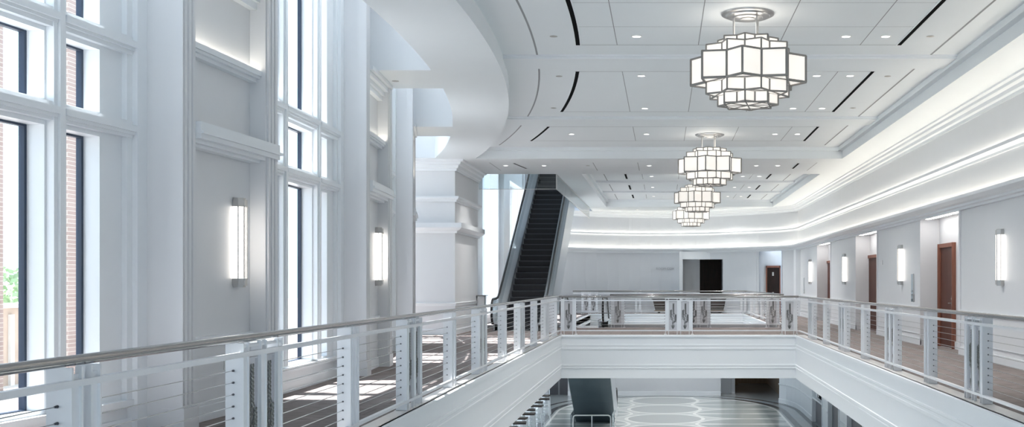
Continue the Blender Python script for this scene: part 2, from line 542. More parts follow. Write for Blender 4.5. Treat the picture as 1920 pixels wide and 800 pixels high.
# ------------------------------------------------------------------ left window side (curved)
PC = [4.4, 10.7, 17.0, 23.3]          # near corners of the piers
PWD = 2.3
ZTOP = 7.6
mb = MB(); fl = MB()
for c in PC:
    # core with shallow recess in the middle
    mb.cbox(-5.3, -4.74, c, c+PWD, -0.02, ZTOP)
    mb.cbox(-4.74, -4.56, c, c+0.26, 0, ZTOP)
    mb.cbox(-4.74, -4.56, c+PWD-0.36, c+PWD, 0, ZTOP)
    mb.cbox(-4.68, -4.545, c-0.012, c, 0, ZTOP)                 # raised strip on the near cheek
    mb.cbox(-5.1, -4.92, c-0.06, c, 0, ZTOP)
    for k in range(3):
        mb.cbox(-4.57, -4.54, c+0.02+0.08*k, c+0.065+0.08*k, 0.25, ZTOP)
        mb.cbox(-4.57, -4.535, c+PWD-0.33+0.10*k, c+PWD-0.27+0.10*k, 0.25, ZTOP)
    mb.cbox(-4.75, -4.53, c-0.02, c+0.275, 0, 0.22)
    mb.cbox(-4.75, -4.53, c+PWD-0.37, c+PWD+0.02, 0, 0.22)
struct(mb.build('wall_left', M_wall), 'white fluted piers between the tall windows', 'wall')
# mouldings on the recessed pier panels
tr = MB(); led = MB()
for c in PC:
    a, b_ = c+0.26, c+PWD-0.36
    tr.cbox(-4.74, -4.62, a, b_, 3.80, 3.84); tr.cbox(-4.74, -4.66, a, b_, 3.76, 3.80); tr.cbox(-4.64, -4.60, a-0.006, b_, 3.83, 3.89); tr.cbox(-4.74, -4.64, a, b_, 3.84, 3.855)
    led.cbox(-4.72, -4.68, a+0.02, b_-0.02, 3.856, 3.866)
    tr.cbox(-4.74, -4.50, a, b_+0.28, 2.90, 3.07); tr.cbox(-4.74, -4.47, a-0.012, b_+0.30, 2.95, 2.98); tr.cbox(-4.74, -4.56, a-0.006, b_+0.1, 2.86, 2.901); tr.cbox(-4.74, -4.62, a, b_, 2.83, 2.86)
    tr.cbox(-4.74, -4.66, a, b_, 4.60, 4.68); tr.cbox(-4.74, -4.62, a, b_, 4.68, 4.75); tr.cbox(-4.74, -4.56, a, b_+0.1, 4.75, 4.82); tr.cbox(-4.74, -4.50, a, b_+0.15, 4.82, 4.88)
    tr.cbox(-4.75, -4.715, a, b_, 0.80, 0.86); tr.cbox(-4.75, -4.70, a, b_, 0.86, 0.89)
    tr.cbox(-4.75, -4.715, a, b_, 0.0, 0.16)
t5 = struct(tr.build('trim_5', M_trim), 'white ledges and mouldings on the pier panels beside the tall windows', 'moulding')
led.build('light_strip', M_led, t5)
# windows
WZ = [(0.36, 2.80), (3.02, 3.60), (3.83, 7.2)]
wi = 0
for (y0, y1) in ((6.7, 10.7), (13.0, 17.0), (19.3, 23.3), (25.6, 29.9)):
    wi += 1
    cc = (y0+y1)/2
    hw = (y1-y0)/2
    par = empty('window_%d' % wi, (W(-5.0, cc), cc, 0))
    nm = ['nearest tall window with a view of the terrace', 'second tall window, between the two fluted piers with wall lamps', 'third tall window, mostly hidden behind a pier', 'farthest tall window before the end wall'][wi-1]
    struct(par, 'white framed ' + nm, 'window')
    f = MB(); g = MB(); gk = MB()
    xs = [(cc-hw, cc-1.39), (cc-0.82, cc-0.62), (cc+0.62, cc+0.82), (cc+1.39, cc+hw)]
    for (a, b_) in xs:
        f.cbox(-5.16, -5.0, a, b_, 0, ZTOP)
    # projecting mullions and stepped jambs
    for (a, b_) in ((cc-0.80, cc-0.64), (cc+0.64, cc+0.80)):
        f.cbox(-5.0, -4.93, a, b_, 0.36, ZTOP)
        f.cbox(-5.0, -4.905, a+0.045, b_-0.045, 0.36, ZTOP)
    for s_ in (-1, 1):
        e0, e1 = cc+s_*hw, cc+s_*(hw-0.17)
        f.cbox(-5.0, -4.90, min(e0, e1), max(e0, e1), 0, ZTOP)
        e1 = cc+s_*(hw-0.26)
        f.cbox(-5.0, -4.95, min(e0, e1), max(e0, e1), 0.3, ZTOP)
    for k in (0, 1):
        za, zb = WZ[k][1], WZ[k+1][0]
        f.cbox(-5.16, -5.0, y0, y1, za, zb)
        for (a, b_) in ((y0+0.18, cc-0.80), (cc-0.66, cc+0.66), (cc+0.80, y1-0.18)):
            f.cbox(-5.0, -4.94, a, b_, za+0.04, zb-0.02)
            f.cbox(-5.0, -4.90, a-0.03, b_+0.03, zb-0.12, zb-0.06)
            f.cbox(-5.0, -4.92, a-0.02, b_+0.02, zb-0.15, zb-0.12)
    f.cbox(-5.16, -4.99, y0, y1, 7.2, ZTOP)
    f.cbox(-5.16, -5.0, y0, y1, 0.0, 0.36)
    f.cbox(-5.0, -4.95, y0+0.17, y1-0.17, 0.0, 0.13)
    f.cbox(-5.0, -4.96, y0+0.17, y1-0.17, 0.13, 0.15)
    f.cbox(-5.0, -4.93, y0+0.17, y1-0.17, 0.27, 0.33)
    f.build('window_frame', M_trim, par)
    for (a, b_) in ((cc-1.39, cc-0.82), (cc-0.62, cc+0.62), (cc+0.82, cc+1.39)):
        for (za, zb) in WZ:
            gk.cbox(-5.20, -5.15, a, a+0.03, za, zb); gk.cbox(-5.20, -5.15, b_-0.03, b_, za, zb)
            gk.cbox(-5.20, -5.15, a+0.03, b_-0.03, zb-0.02, zb); gk.cbox(-5.20, -5.15, a+0.03, b_-0.03, za, za+0.012)
            g.cbox(-5.185, -5.175, a+0.03, b_-0.03, za+0.012, zb-0.02)
    gk.build('gasket', M_gasket, par); g.build('pane', M_glass, par)
    for ch in list(par.children):
        ch.location = (-par.location.x, -par.location.y, 0)
# outer shell of the window side near the camera, roof of the light wells
mb = MB()
mb.cbox(-5.3, -5.0, -6, 4.4, -0.02, ZTOP)
struct(mb.build('wall_left.001', M_wall), 'plain white wall beside the camera, left of the nearest window', 'wall')
mb = MB()
for (a, b_) in ((-6, 6.9), (11.3, 13.0), (17.67, 19.3), (24.05, 25.6), (30.1, 31)): mb.cbox(-6.2, -2.6, a, b_, ZTOP, ZTOP+0.2)
mb.cbox(-4.45, -2.6, 6.9, 30.1, ZTOP, ZTOP+0.2)  # narrow roof gap left open, added so daylight brightens the wells
mb.cbox(-5.3, -4.7, 6.9, 30.1, ZTOP, ZTOP+0.2)
struct(mb.build('ceiling.001', M_ceil), 'white unseen roof ribs between gaps added to let daylight into the wells', 'ceiling')

# ------------------------------------------------------------------ end wall and angled wall left of escalator
EX = -5.82
mb = MB()
mb.box(-8.5, EX, 30.6, 34.4, -0.02, 10.4)
struct(mb.build('wall_left.002', M_wall), 'white end wall with mouldings left of the escalator', 'wall')
path = [(-8.5, 30.6), (EX, 30.6), (EX, 34.4)]
mo = MB()
mo.sweep([(0, 4.58), (0.05, 4.58), (0.06, 4.64), (0.10, 4.66), (0.12, 4.73), (0.18, 4.76), (0.20, 4.82), (0.27, 4.84), (0.28, 4.88), (0, 4.88)], path, side=-1)
mo.sweep([(0, 3.72), (0.04, 3.72), (0.06, 3.77), (0.10, 3.79), (0.12, 3.83), (0.12, 3.87), (0, 3.87)], path, side=-1)
mo.sweep([(0, 2.84), (0.06, 2.84), (0.08, 2.90), (0.16, 2.93), (0.20, 2.97), (0.22, 2.99), (0.22, 3.12), (0, 3.12)], path, side=-1)
mo.sweep([(0, 0.80), (0.02, 0.80), (0.03, 0.86), (0.045, 0.88), (0, 0.90)], path, side=-1)
mo.sweep([(0, 0.0), (0.025, 0.0), (0.025, 0.14), (0.01, 0.16), (0, 0.16)], path, side=-1)
struct(mo.build('trim_6', M_trim), 'white crown and belt mouldings round the end wall left of the escalator', 'moulding')

# window wall beside the escalator
mb = MB()
GX = -6.35
for (a, b_) in ((34.4, 37.4), (41.9, 44.0), (49.6, 56)):
    mb.box(GX-0.3, GX, a, b_, -0.02, 10.4)
    mb.box(GX, GX+0.22, a+0.25 if a > 35 else a, b_-0.25, -0.02, 10.4)
mb.box(GX-0.3, GX, 34.4, 56, -0.02, 0.3)
mb.box(GX-0.3, GX, 34.4, 56, 5.7, 10.4)  # unseen upper part closed off to keep sun from the lower floor
for y in (37.4, 41.65, 44.0, 49.35):
    mb.box(GX-0.25, GX+0.08, y, y+0.25, 0, 10.4)
struct(mb.build('wall_left.003', M_trim), 'white window wall with wide piers behind the rising escalator', 'wall')
mb = MB()
for (a, b_) in ((37.65, 41.65), (44.25, 49.35)):
    mb.box(GX-0.2, GX-0.19, a, b_, 0.3, 5.7)
struct(mb.build('window_5', M_glass), 'bright full height glazing behind the rising escalator', 'window')

mb = MB()
mb.box(-7, 6.9, -6.2, -6, 3.4, ZTOP)  # added out of view, holds back daylight from the open end
for x in (-7, -3.6, 2.2, 6.3): mb.box(x, x+0.6, -6.2, -6, 0, 3.4)
struct(mb.build('wall_front', M_wall), 'unseen white wall with wide openings behind the camera, added to cut daylight', 'wall')
# ------------------------------------------------------------------ right wall with door alcoves
AL = [(-3.4+0.0, -0.1), (5.1, 8.4), (13.6, 16.9), (22.1, 25.4), (30.6, 33.9), (39.1, 42.4)]
mb = MB()
ys = -6.0
for (a, b_) in AL:
    mb.box(WR, 6.9, ys, a, -0.02, 5.0); ys = b_
    mb.box(6.42, 6.9, a, b_, -0.02, 5.0)
    mb.box(WR, 6.42, a, b_, 2.92, 5.0)
    mb.box(5.975, WR, a-0.10, a, 0, 2.92); mb.box(5.975, WR, b_, b_+0.10, 0, 2.92)
mb.box(WR, 6.9, ys, 49.0, -0.02, 5.0)
struct(mb.build('wall_right', M_wall), 'pale grey wall with door alcoves along the right walkway', 'wall')
# back wall (shallow curve) with opening and door alcove
OPX = (0.95, 2.86); ALX = (4.45, 5.42)
mb = MB()


def wseg(x0, x1, z0, z1, th=0.5, n=None, off=0.0):
    n = n or max(1, int((x1-x0)/0.5))
    for i in range(n):
        a = x0+(x1-x0)*i/n; b_ = x0+(x1-x0)*(i+1)/n
        ya, yb_ = yb(a)+off, yb(b_)+off
        mb.hexa([(a, ya, z0), (b_, yb_, z0), (b_, yb_+th, z0), (a, ya+th, z0), (a, ya, z1), (b_, yb_, z1), (b_, yb_+th, z1), (a, ya+th, z1)])


wseg(-6.3, OPX[0], -0.02, 5.0); wseg(OPX[0], OPX[1], 2.58, 5.0); wseg(OPX[1], ALX[0], -0.02, 5.0)
wseg(ALX[0], ALX[1], 2.92, 5.0); wseg(ALX[1], 6.1, -0.02, 5.0, n=4)
mb.box(ALX[0]-0.02, 5.6, yb(4.9)+0.75, yb(4.9)+0.9, -0.02, 3.0)     # alcove back
mb.box(ALX[0]-0.12, ALX[0], yb(4.45)+0.1, yb(4.45)+1.1, 0, 3.0)
struct(mb.build('wall_back', M_wall2), 'curved pale grey wall closing the far end of the hall', 'wall')
mb = MB()
for x in (-1.85+0.35, 4.05):
    mb.box(x, x+0.012, yb(x)-0.003, yb(x)+0.01, 0, 2.95)
mb.box(-1.5, -1.488, yb(-1.5)-0.004, yb(-1.5)+0.01, 3.1, 4.6); mb.box(2.6, 2.612, yb(2.6)-0.004, yb(2.6)+0.01, 3.1, 4.6)
struct(mb.build('trim_7', M_joint), 'thin vertical joints in the far curved wall', 'joint')
# opening surround and dark passage
mb = MB()
yo = yb(1.9)
mb.box(OPX[0]-0.16, OPX[0], yo-0.26, yo+0.2, 0, 2.95); mb.box(OPX[1], OPX[1]+0.16, yo-0.46, yo+0.2, 0, 2.95); mb.box(OPX[0], OPX[1], yo-0.22, yo+0.1, 2.58, 2.95)
mb.box(OPX[0]-0.16, OPX[0]-0.1, yo-0.30, yo-0.2, 0, 2.95)
struct(mb.build('trim_8', M_trim), 'white surround of the opening in the far wall', 'door surround')
mb = MB()
mb.box(OPX[0]-0.1, OPX[0], yo+0.1, yo+9, 0, 3.0); mb.box(0.85, 1.80, yo+0.62, yo+0.72, 0, 2.7); mb.box(1.66, 1.80, yo+0.58, yo+0.62, 0, 2.7)
struct(mb.build('wall_back.001', M_wall2), 'grey side wall just inside the opening in the far wall', 'wall')
mb = MB()
mb.box(1.8, 3.1, yo+1.6, yo+1.7, 0, 2.7); mb.box(OPX[1], OPX[1]+0.1, yo+0.2, yo+2.7, 0, 3.0); mb.box(0.8, 3.2, yo+0.3, yo+9, 2.7, 3.0); mb.box(0.8, 3.2, yo+9, yo+9.1, 0, 3.0)
struct(mb.build('wall_back.002', M_wooddk), 'dark panelling seen through the opening in the far wall', 'wall')

# long mouldings with cove lights: right wall then far wall
path = [(WR, -6.0), (WR, 47.6), (WR-0.08, 48.5)]
xx = 5.5
while xx > -4.65:
    path.append((xx, yb(xx))); xx -= 0.4
path.append((-4.75, yb(-4.75)))
mo = MB()
mo.sweep([(0, 2.90), (0.08, 2.90), (0.09, 2.94), (0.16, 2.95), (0.17, 2.99), (0.25, 3.01), (0.30, 3.05), (0.32, 3.07), (0.32, 3.13), (0.28, 3.13), (0.28, 3.06), (0, 3.06)], path)
t9 = struct(mo.build('trim_9', M_trim), 'white cornice with cove light above the doors, right and far walls', 'cornice')
l = MB(); l.sweep([(0.03, 3.065), (0.11, 3.065), (0.11, 3.075), (0.03, 3.075)], path); l.build('light_strip', M_led, t9)
mo = MB()
mo.sweep([(0, 3.74), (0.05, 3.74), (0.06, 3.78), (0.11, 3.80), (0.15, 3.82), (0.15, 3.88), (0.12, 3.88), (0.12, 3.83), (0, 3.83)], path)
t10 = struct(mo.build('trim_10', M_trim), 'white upper ledge with cove light, halfway up right and far walls', 'ledge')
l = MB(); l.sweep([(0.015, 3.834), (0.06, 3.834), (0.06, 3.842), (0.015, 3.842)], path); l.build('light_strip', M_led, t10)
mo = MB()
mo.sweep([(0, 4.62), (0.03, 4.62), (0.04, 4.68), (0.09, 4.70), (0.11, 4.76), (0.17, 4.79), (0.19, 4.83), (0.25, 4.85), (0.26, 4.88), (0, 4.88)], path)
struct(mo.build('trim_11', M_trim), 'white crown moulding under the ceiling on right and far walls', 'crown moulding')
# wainscot rail and skirting on the right wall
mo = MB(); sk = MB()
ys = -6.0
segs = []
for (a, b_) in AL:
    segs.append((ys, a)); ys = b_
segs.append((ys, 48.0))
for (a, b_) in segs:
    if b_-a < 0.3: continue
    mo.box(5.955, WR, a+0.10, b_-0.10, 0.86, 0.91); mo.box(5.975, WR, a+0.10, b_-0.10, 0.82, 0.86)
    mo.box(5.985, WR, a+0.25, b_-0.25, 0.25, 0.27)
    sk.box(5.97, WR, a+0.0, b_-0.0, 0.0, 0.16)
mo.box(5.80, WR, 47.7, 48.5, 0, 2.9)
struct(mo.build('trim_12', M_trim), 'white dado rail along the right wall', 'dado rail')
for (a, b_) in AL:
    sk.box(6.39, 6.42, a, b_, 0, 0.16)
struct(sk.build('baseboard_right', M_trim), 'white skirting along the right wall', 'skirting')
mo = MB(); 
mo.sweep([(0, 0.0), (0.03, 0), (0.03, 0.15), (0, 0.16)], [(x_, yb(x_)) for x_ in (0.78, 0, -1, -2, -3, -4, -5)])
mo.sweep([(0, 0.0), (0.03, 0), (0.03, 0.15), (0, 0.16)], [(x_, yb(x_)) for x_ in (4.4, 3.9, 3.5, 3.05)])
struct(mo.build('baseboard_back', M_trim), 'white skirting along the far wall', 'skirting')
# alcove linear lights
for i, (a, b_) in enumerate(AL[2:]):
    lm = MB(); lm.box(6.04, 6.14, a+0.3, b_-0.25, 2.905, 2.918)
    lab = ['alcove nearest the camera', 'alcove of the widest mahogany door', 'middle alcove of the right wall', 'farthest alcove of the right wall'][i]
    tag(lm.build('alcove_light', M_ledw), 'white linear light strip over the ' + lab, 'ceiling light', 'linear lights over the door alcoves')
ya = yb(4.9)
lm = MB(); lm.box(4.5, 5.38, ya+0.3, ya+0.38, 2.985, 2.998)
tag(lm.build('alcove_light', M_ledw), 'white linear light strip over the door alcove in the far curved wall', 'ceiling light', 'linear lights over the door alcoves')


# ------------------------------------------------------------------ doors
def door(n, y0, y1, zt, label, x=6.42):
    r = empty('door_%d' % n, (x, (y0+y1)/2, 0))
    struct(r, label, 'door')
    h = (y1-y0)/2
    f = MB()
    f.box(-0.07, 0.0, -h, -h+0.09, 0, zt); f.box(-0.07, 0, h-0.09, h, 0, zt); f.box(-0.07, 0, -h+0.09, h-0.09, zt-0.09, zt)
    f.box(-0.09, -0.07, -h, -h+0.03, 0, zt); f.box(-0.09, -0.07, h-0.03, h, 0, zt)
    f.build('door_frame', M_woodf, r)
    d = MB(); d.box(-0.035, -0.005, -h+0.095, h-0.095, 0.01, zt-0.095)
    d.box(-0.036, -0.035, -0.004, 0.004, 0.01, zt-0.1)
    lf = d.build('door_leaf', M_wood, r)
    hd = MB(); yy = -h+0.18
    hd.box(-0.045, -0.035, yy-0.03, yy+0.03, 0.95, 1.17); hd.tube([(-0.04, yy, 1.0), (-0.09, yy, 1.0), (-0.09, yy+0.12, 1.0)], 0.01, 8)
    hd.tube([(-0.036, yy, 1.1), (-0.055, yy, 1.1)], 0.025, 10)
    hd.build('door_handle', M_nickel, lf)
    return r


door(1, 23.95, 25.22, 2.34, 'mahogany door with lever handle in the alcove nearest the camera')
door(2, 31.8, 34.1, 2.30, 'mahogany door in the second alcove along the right walkway')
door(3, 40.3, 42.6, 2.30, 'mahogany door in the third, farthest alcove of the right walkway')
door(5, 14.0, 16.0, 2.30, 'mahogany door at the near end of the right walkway')
r = empty('door_4', (5.06, yb(4.9)+0.75, 0)); struct(r, 'dark mahogany door with two nickel plates in the far curved wall', 'door')
f = MB(); f.box(-0.27, -0.22, -0.08, 0, 0, 2.25); f.box(0.36, 0.41, -0.08, 0, 0, 2.25); f.box(-0.27, 0.41, -0.08, 0, 2.16, 2.25); f.build('door_frame', M_woodf, r)
d = MB(); d.box(-0.22, 0.36, -0.04, 0, 0, 2.16); lf = d.build('door_leaf', M_wooddk, r)
h = MB(); h.box(0.02, 0.10, -0.05, -0.04, 1.78, 1.95); h.box(0.02, 0.10, -0.05, -0.04, 0.85, 1.02); h.build('door_plate', M_nickel, lf)

# ------------------------------------------------------------------ ceilings
R98 = lambda p, y: p-(y-14.5)**2/92.0
mb = MB()
TR = 4.955
# right perimeter, portal, end strip, left strip of the second tray
mb.box(TR, 6.6, -6, 34.5, ZS, ZS+0.55)
mb.box(-8.5, TR, 30.2, 34.5, ZS, ZS+0.55)
mb.box(TR, 6.6, 34.5, 49.3, ZS, ZS+0.55)
mb.box(-3.36, 6.6, 49.3, 55, ZS, ZS+0.55)
mb.box(-3.36, -2.56, 34.5, 49.3, ZS, ZS+0.55)
struct(mb.build('ceiling.002', M_ceil), 'lower white ceiling border and portal band around the raised trays', 'ceiling')
# curved soffit with openings
mb = MB()
OPN = [(6.9, 11.3), (13.0, 17.67), (19.3, 24.05), (25.6, 30.1)]
N = 120
yy = [-6+36.2*i/N for i in range(N+1)]
for a, b_ in OPN: yy += [a, b_]
yy = sorted(set(yy))
for i in range(len(yy)-1):
    a, b_ = yy[i], yy[i+1]
    if b_-a < 1e-4: continue
    mid = (a+b_)/2
    op = any(o[0] < mid < o[1] for o in OPN)
    eL = -8.5
    ra, rb = R98(-2.50, a), R98(-2.50, b_)
    z0, z1 = ZS, ZS+0.55

    def q(x0a, x1a, x0b, x1b, z0=z0, z1=z1):
        mb.hexa([(x0a, a, z0), (x1a, a, z0), (x1b, b_, z0), (x0b, b_, z0), (x0a, a, z1), (x1a, a, z1), (x1b, b_, z1), (x0b, b_, z1)])
    if op:
        q(R98(-3.62, a), ra, R98(-3.62, b_), rb)
    else:
        q(eL, ra, eL, rb)
struct(mb.build('ceiling.003', M_ceil), 'lower soffit with a sweeping curved edge over the window walkway', 'ceiling')
# light well sides above the soffit
mb = MB()
for (a, b_) in OPN:
    n = 8
    for i in range(n):
        p, q_ = a+(b_-a)*i/n, a+(b_-a)*(i+1)/n
        x0, x1 = R98(-3.635, p), R98(-3.635, q_)
        mb.hexa([(x0, p, ZS+0.003), (x0+0.1, p, ZS+0.003), (x1+0.1, q_, ZS+0.003), (x1, q_, ZS+0.003), (x0, p, ZTOP), (x0+0.1, p, ZTOP), (x1+0.1, q_, ZTOP), (x1, q_, ZTOP)])
    xr = R98(-3.62, b_)
    mb.box(-8.0, xr+0.1, b_-0.012, b_+0.1, ZS+0.003, ZTOP)
    mb.box(-8.0, xr+0.1, a-0.1, a-0.001, ZS+0.01, ZTOP)
struct(mb.build('wall_left.004', M_trim), 'white upper sides of the light wells above the window walkway', 'wall')
# trays
mb = MB()
for i in range(48):
    a, b_ = -6+36.3*i/48, -6+36.3*(i+1)/48
    mb.hexa([(R98(-2.62, a), a, ZT), (TR+0.1, a, ZT), (TR+0.1, b_, ZT), (R98(-2.62, b_), b_, ZT), (R98(-2.62, a), a, ZT+0.2), (TR+0.1, a, ZT+0.2), (TR+0.1, b_, ZT+0.2), (R98(-2.62, b_), b_, ZT+0.2)])
mb.box(-2.7, TR+0.1, 34.4, 49.4, ZT, ZT+0.2)
struct(mb.build('ceiling.004', M_ceil), 'raised white ceiling trays carrying the chandeliers', 'ceiling')
mb = MB()


def beam(y0, y1, x1=TR, left=None):
    for (e_, z) in ((0.07, 0.022), (0.0, 0.055)):
        a, b_ = y0-e_, y1+e_
        la = left if left is not None else R98(-2.50, a)
        lb = left if left is not None else R98(-2.50, b_)
        mb.hexa([(la, a, ZT-z), (x1, a, ZT-z), (x1, b_, ZT-z), (lb, b_, ZT-z), (la, a, ZT), (x1, a, ZT), (x1, b_, ZT), (lb, b_, ZT)])


BE = [(4.6, 5.45), (11.3, 12.15), (18.0, 18.84), (24.65, 25.6)]
for a, b_ in BE: beam(a, b_)
for a, b_ in ((40.1, 40.9), (44.6, 45.4)): beam(a, b_, TR, -2.56)
# stepped lip just under the tray edges
mb.box(TR-0.12, TR, -6, 30.2, ZT-0.10, ZT); mb.box(TR-0.12, TR, 34.5, 49.3, ZT-0.10, ZT)
mb.box(-2.56, -2.46, 34.5, 49.3, ZT-0.10, ZT); mb.box(-2.56, TR, 49.2, 49.3, ZT-0.1, ZT); mb.box(-5, TR, 30.12, 30.2, ZT-0.1, ZT)
struct(mb.build('trim_13', M_ceil), 'shallow white cross bands and stepped lips in the ceiling trays', 'ceiling moulding')
# joints
mb = MB()
FD = [(-3, 3.8), (6.2, 10.6), (12.9, 17.2), (19.36, 23.9), (26.2, 28.8)]
JX = [-0.72, 0.557, 1.82, 3.10]
for (a, b_) in FD:
    for x in JX: mb.box(x-0.006, x+0.006, a, b_, ZT-0.002, ZT+0.01)
    for y in (a, b_):
        mb.box(R98(-1.3, y), 3.7, y-0.006, y+0.006, ZT-0.002, ZT+0.01)
for y in (14.6, 15.97): mb.box(-1.3, 3.7, y-0.003, y+0.003, ZT-0.0015, ZT+0.01)
FD2 = [(36.2, 39.4), (41.6, 43.9), (46.2, 48.4)]
for (a, b_) in FD2:
    for x in JX: mb.box(x-0.008, x+0.008, a, b_, ZT-0.002, ZT+0.01)
for x in (-4.95, -2.0, -0.72, 1.82, 4.4): mb.box(x-0.008, x+0.008, 31.2, 33.4, ZS-0.002, ZS+0.01)
# outer grooves
for (a, b_) in ((6.0, 11.0), (12.4, 18.0), (18.9, 24.6), (25.75, 29.7)):
    mb.box(4.38, 4.41, a, b_, ZT-0.003, ZT+0.01)
    n = 10
    for i in range(n):
        p, q_ = a+(b_-a)*i/n, a+(b_-a)*(i+1)/n
        x0, x1 = R98(-1.95, p), R98(-1.95, q_)
        mb.hexa([(x0, p, ZT-0.003), (x0+0.03, p, ZT-0.003), (x1+0.03, q_, ZT-0.003), (x1, q_, ZT-0.003), (x0, p, ZT+0.01), (x0+0.03, p, ZT+0.01), (x1+0.03, q_, ZT+0.01), (x1, q_, ZT+0.01)])
for (a, b_) in ((35.5, 40.1), (40.9, 44.6), (45.4, 49.0)):
    mb.box(4.38, 4.41, a, b_, ZT-0.003, ZT+0.01); mb.box(-2.05, -2.02, a, b_, ZT-0.003, ZT+0.01)
struct(mb.build('trim_14', M_joint), 'thin grey joint lines in the ceiling panels', 'joint')

# linear slot diffusers
slots = []


def slot(pts, wdt, z, label):
    fr = MB(); bk = MB()
    n = len(pts)-1
    for i in range(n):
        (x0, a), (x1, b_) = pts[i], pts[i+1]
        for (m_, o0, o1, zz) in ((bk, 0, wdt, 0.006), (fr, wdt, wdt+0.018, 0.010), (fr, -0.018, 0, 0.010)):
            m_.hexa([(x0+o0, a, z-zz), (x0+o1, a, z-zz), (x1+o1, b_, z-zz), (x1+o0, b_, z-zz), (x0+o0, a, z), (x0+o1, a, z), (x1+o1, b_, z), (x1+o0, b_, z)])
    e_ = empty('slot_diffuser', (pts[0][0], pts[0][1], z))
    for m_, nm, mt in ((bk, 'slot', M_black), (fr, 'frame', M_ceil)):
        o = m_.build(nm, mt, e_); o.location = (-pts[0][0], -pts[0][1], -z)
    tag(e_, label, 'air vent', 'black slot air vents in the ceiling')


names = ['leading off the top of the picture', 'level with the nearest chandelier base', 'above the second chandelier']
for (a, b_), nm in zip(((12.9, 17.2), (19.36, 23.9), (26.2, 28.8)), ['cut by the top of the picture', 'second along the ceiling', 'third, before the portal band']):
    slot([(R98(-1.29, a+(b_-a)*i/10), a+(b_-a)*i/10) for i in range(11)], 0.065, ZT, 'curved black slot vent by the sweeping soffit, '+nm)
    slot([(3.68, a), (3.68, b_)], 0.065, ZT, 'straight black ceiling slot vent right of the chandeliers, '+nm)
for (a, b_), nm in zip(((37.6, 39.3), (41.9, 43.8), (46.4, 48.2)), ('nearest', 'middle', 'farthest')):
    slot([(-1.33, a), (-1.33, b_)], 0.07, ZT, 'short black slot vent left of the far chandeliers, %s of three' % nm)
    slot([(3.68, a), (3.68, b_)], 0.07, ZT, 'short black slot vent right of the far chandeliers, %s of three' % nm)
slot([(-4.30, 31.4), (-4.12, 32.8)], 0.06, ZS, 'short black slot vent in the portal band above the escalator')
slot([(3.86, 31.4), (3.86, 32.8)], 0.06, ZS, 'short black slot vent at the right end of the portal band')

# downlights
dl = MB(); dl.lathe([(0.085, 0.0), (0.085, -0.006), (0.066, -0.008), (0.062, 0.0)], 20)
dr = MB(); dr.lathe([(0.0, -0.002), (0.064, -0.002), (0.064, 0.0)], 20)
first = None


def downlight(x, y, z, label, lit=True):
    global first
    if first is None:
        r0 = empty('downlight', (x, y, z)); dl.build('bezel', M_white, r0); dr.build('lens', M_down, r0); first = r0; o = r0
    else:
        o = copy_tree(first); o.location = (x, y, z)
    tag(o, label, 'ceiling light', 'round recessed downlights')
    for ch in list(o.children):
        if ch.type == 'LIGHT': bpy.data.objects.remove(ch)
    ld = bpy.data.lights.new('downlight_beam', 'SPOT'); ld.energy = 240 if y < 35 else (420 if y < 50 else 50); ld.color = (1, 0.97, 0.94); ld.spot_size = math.radians(110); ld.spot_blend = 0.8; ld.shadow_soft_size = 0.06
    lo = bpy.data.objects.new('downlight_beam', ld); COL.objects.link(lo); lo.parent = o; lo.location = (0, 0, -0.02)


rows = [(16.6, 'row beside the nearest chandelier base', (-0.40, 2.78, 3.38)), (19.76, 'row just beyond the nearest chandelier', (-0.39, 2.78, 3.38)),
        (23.45, 'row between the first two chandeliers', (-0.39, 2.79, 3.41)), (27.5, 'row level with the second chandelier', (-2.3, -0.41, 2.82, 3.38))]
for (y, nm, xs) in rows:
    for x in xs:
        side = 'left of the chandeliers' if x < 0 else ('inner one of the right pair' if x < 3 else 'outer one of the right pair')
        if x < -2: side = 'far left beside the curved slot vent'
        downlight(x, y, ZT, 'lit downlight, %s, %s' % (nm, side))
for x, s_ in ((-4.6, 'leftmost'), (-3.48, 'second from the left'), (-0.4, 'third from the left'), (2.73, 'fourth from the left'), (3.36, 'rightmost')):
    downlight(x, 32.0, ZS, 'lit round downlight in the portal band, ' + s_)
for y, nm in ((38.4, 'first'), (42.8, 'second'), (47.3, 'third')):
    for x in (-0.4, 2.8, 3.38):
        side = 'left' if x < 0 else ('inner right' if x < 3 else 'outer right')
        downlight(x, y, ZT, 'tiny lit downlight in the far tray, %s row, %s' % (nm, side))
for x in (-1.2, 0.6, 2.9):
    downlight(x, 51.2, ZS, 'tiny lit downlight close to the far wall, ' + ('left' if x < 0 else 'middle' if x < 1 else 'right'))
# sprinklers
sp0 = None
for (x, y, z, nm) in ((-1.66, 16.6, ZT, 'left of the nearest curved slot vent'), (4.06, 16.6, ZT, 'right of the nearest straight slot vent'), (-1.88, 19.8, ZT, 'left end of the second panel row'), (4.07, 19.8, ZT, 'right end of the second panel row'),
                      (-2.34, 23.4, ZT, 'beside the curved groove, second panel row'), (-2.77, 25.9, ZT, 'beside the cross band near the curved soffit'), (4.07, 23.4, ZT, 'near the right groove between the first two chandeliers'),
                      (-4.55, 18.6, ZS, 'under the soffit beside the second pier'), (-2.2, 32.0, ZS, 'in the portal band above the bridge')):
    if sp0 is None:
        s_ = MB(); s_.lathe([(0.0, -0.012), (0.035, -0.010), (0.06, -0.004), (0.06, 0.0)], 16)
        o = s_.build('sprinkler_cap', M_nickel, None, (x, y, z)); sp0 = o
    else:
        o = sp0.copy(); COL.objects.link(o); o.location = (x, y, z)
    tag(o, 'small grey sprinkler cap in the ceiling, ' + nm, 'sprinkler', 'sprinkler caps')

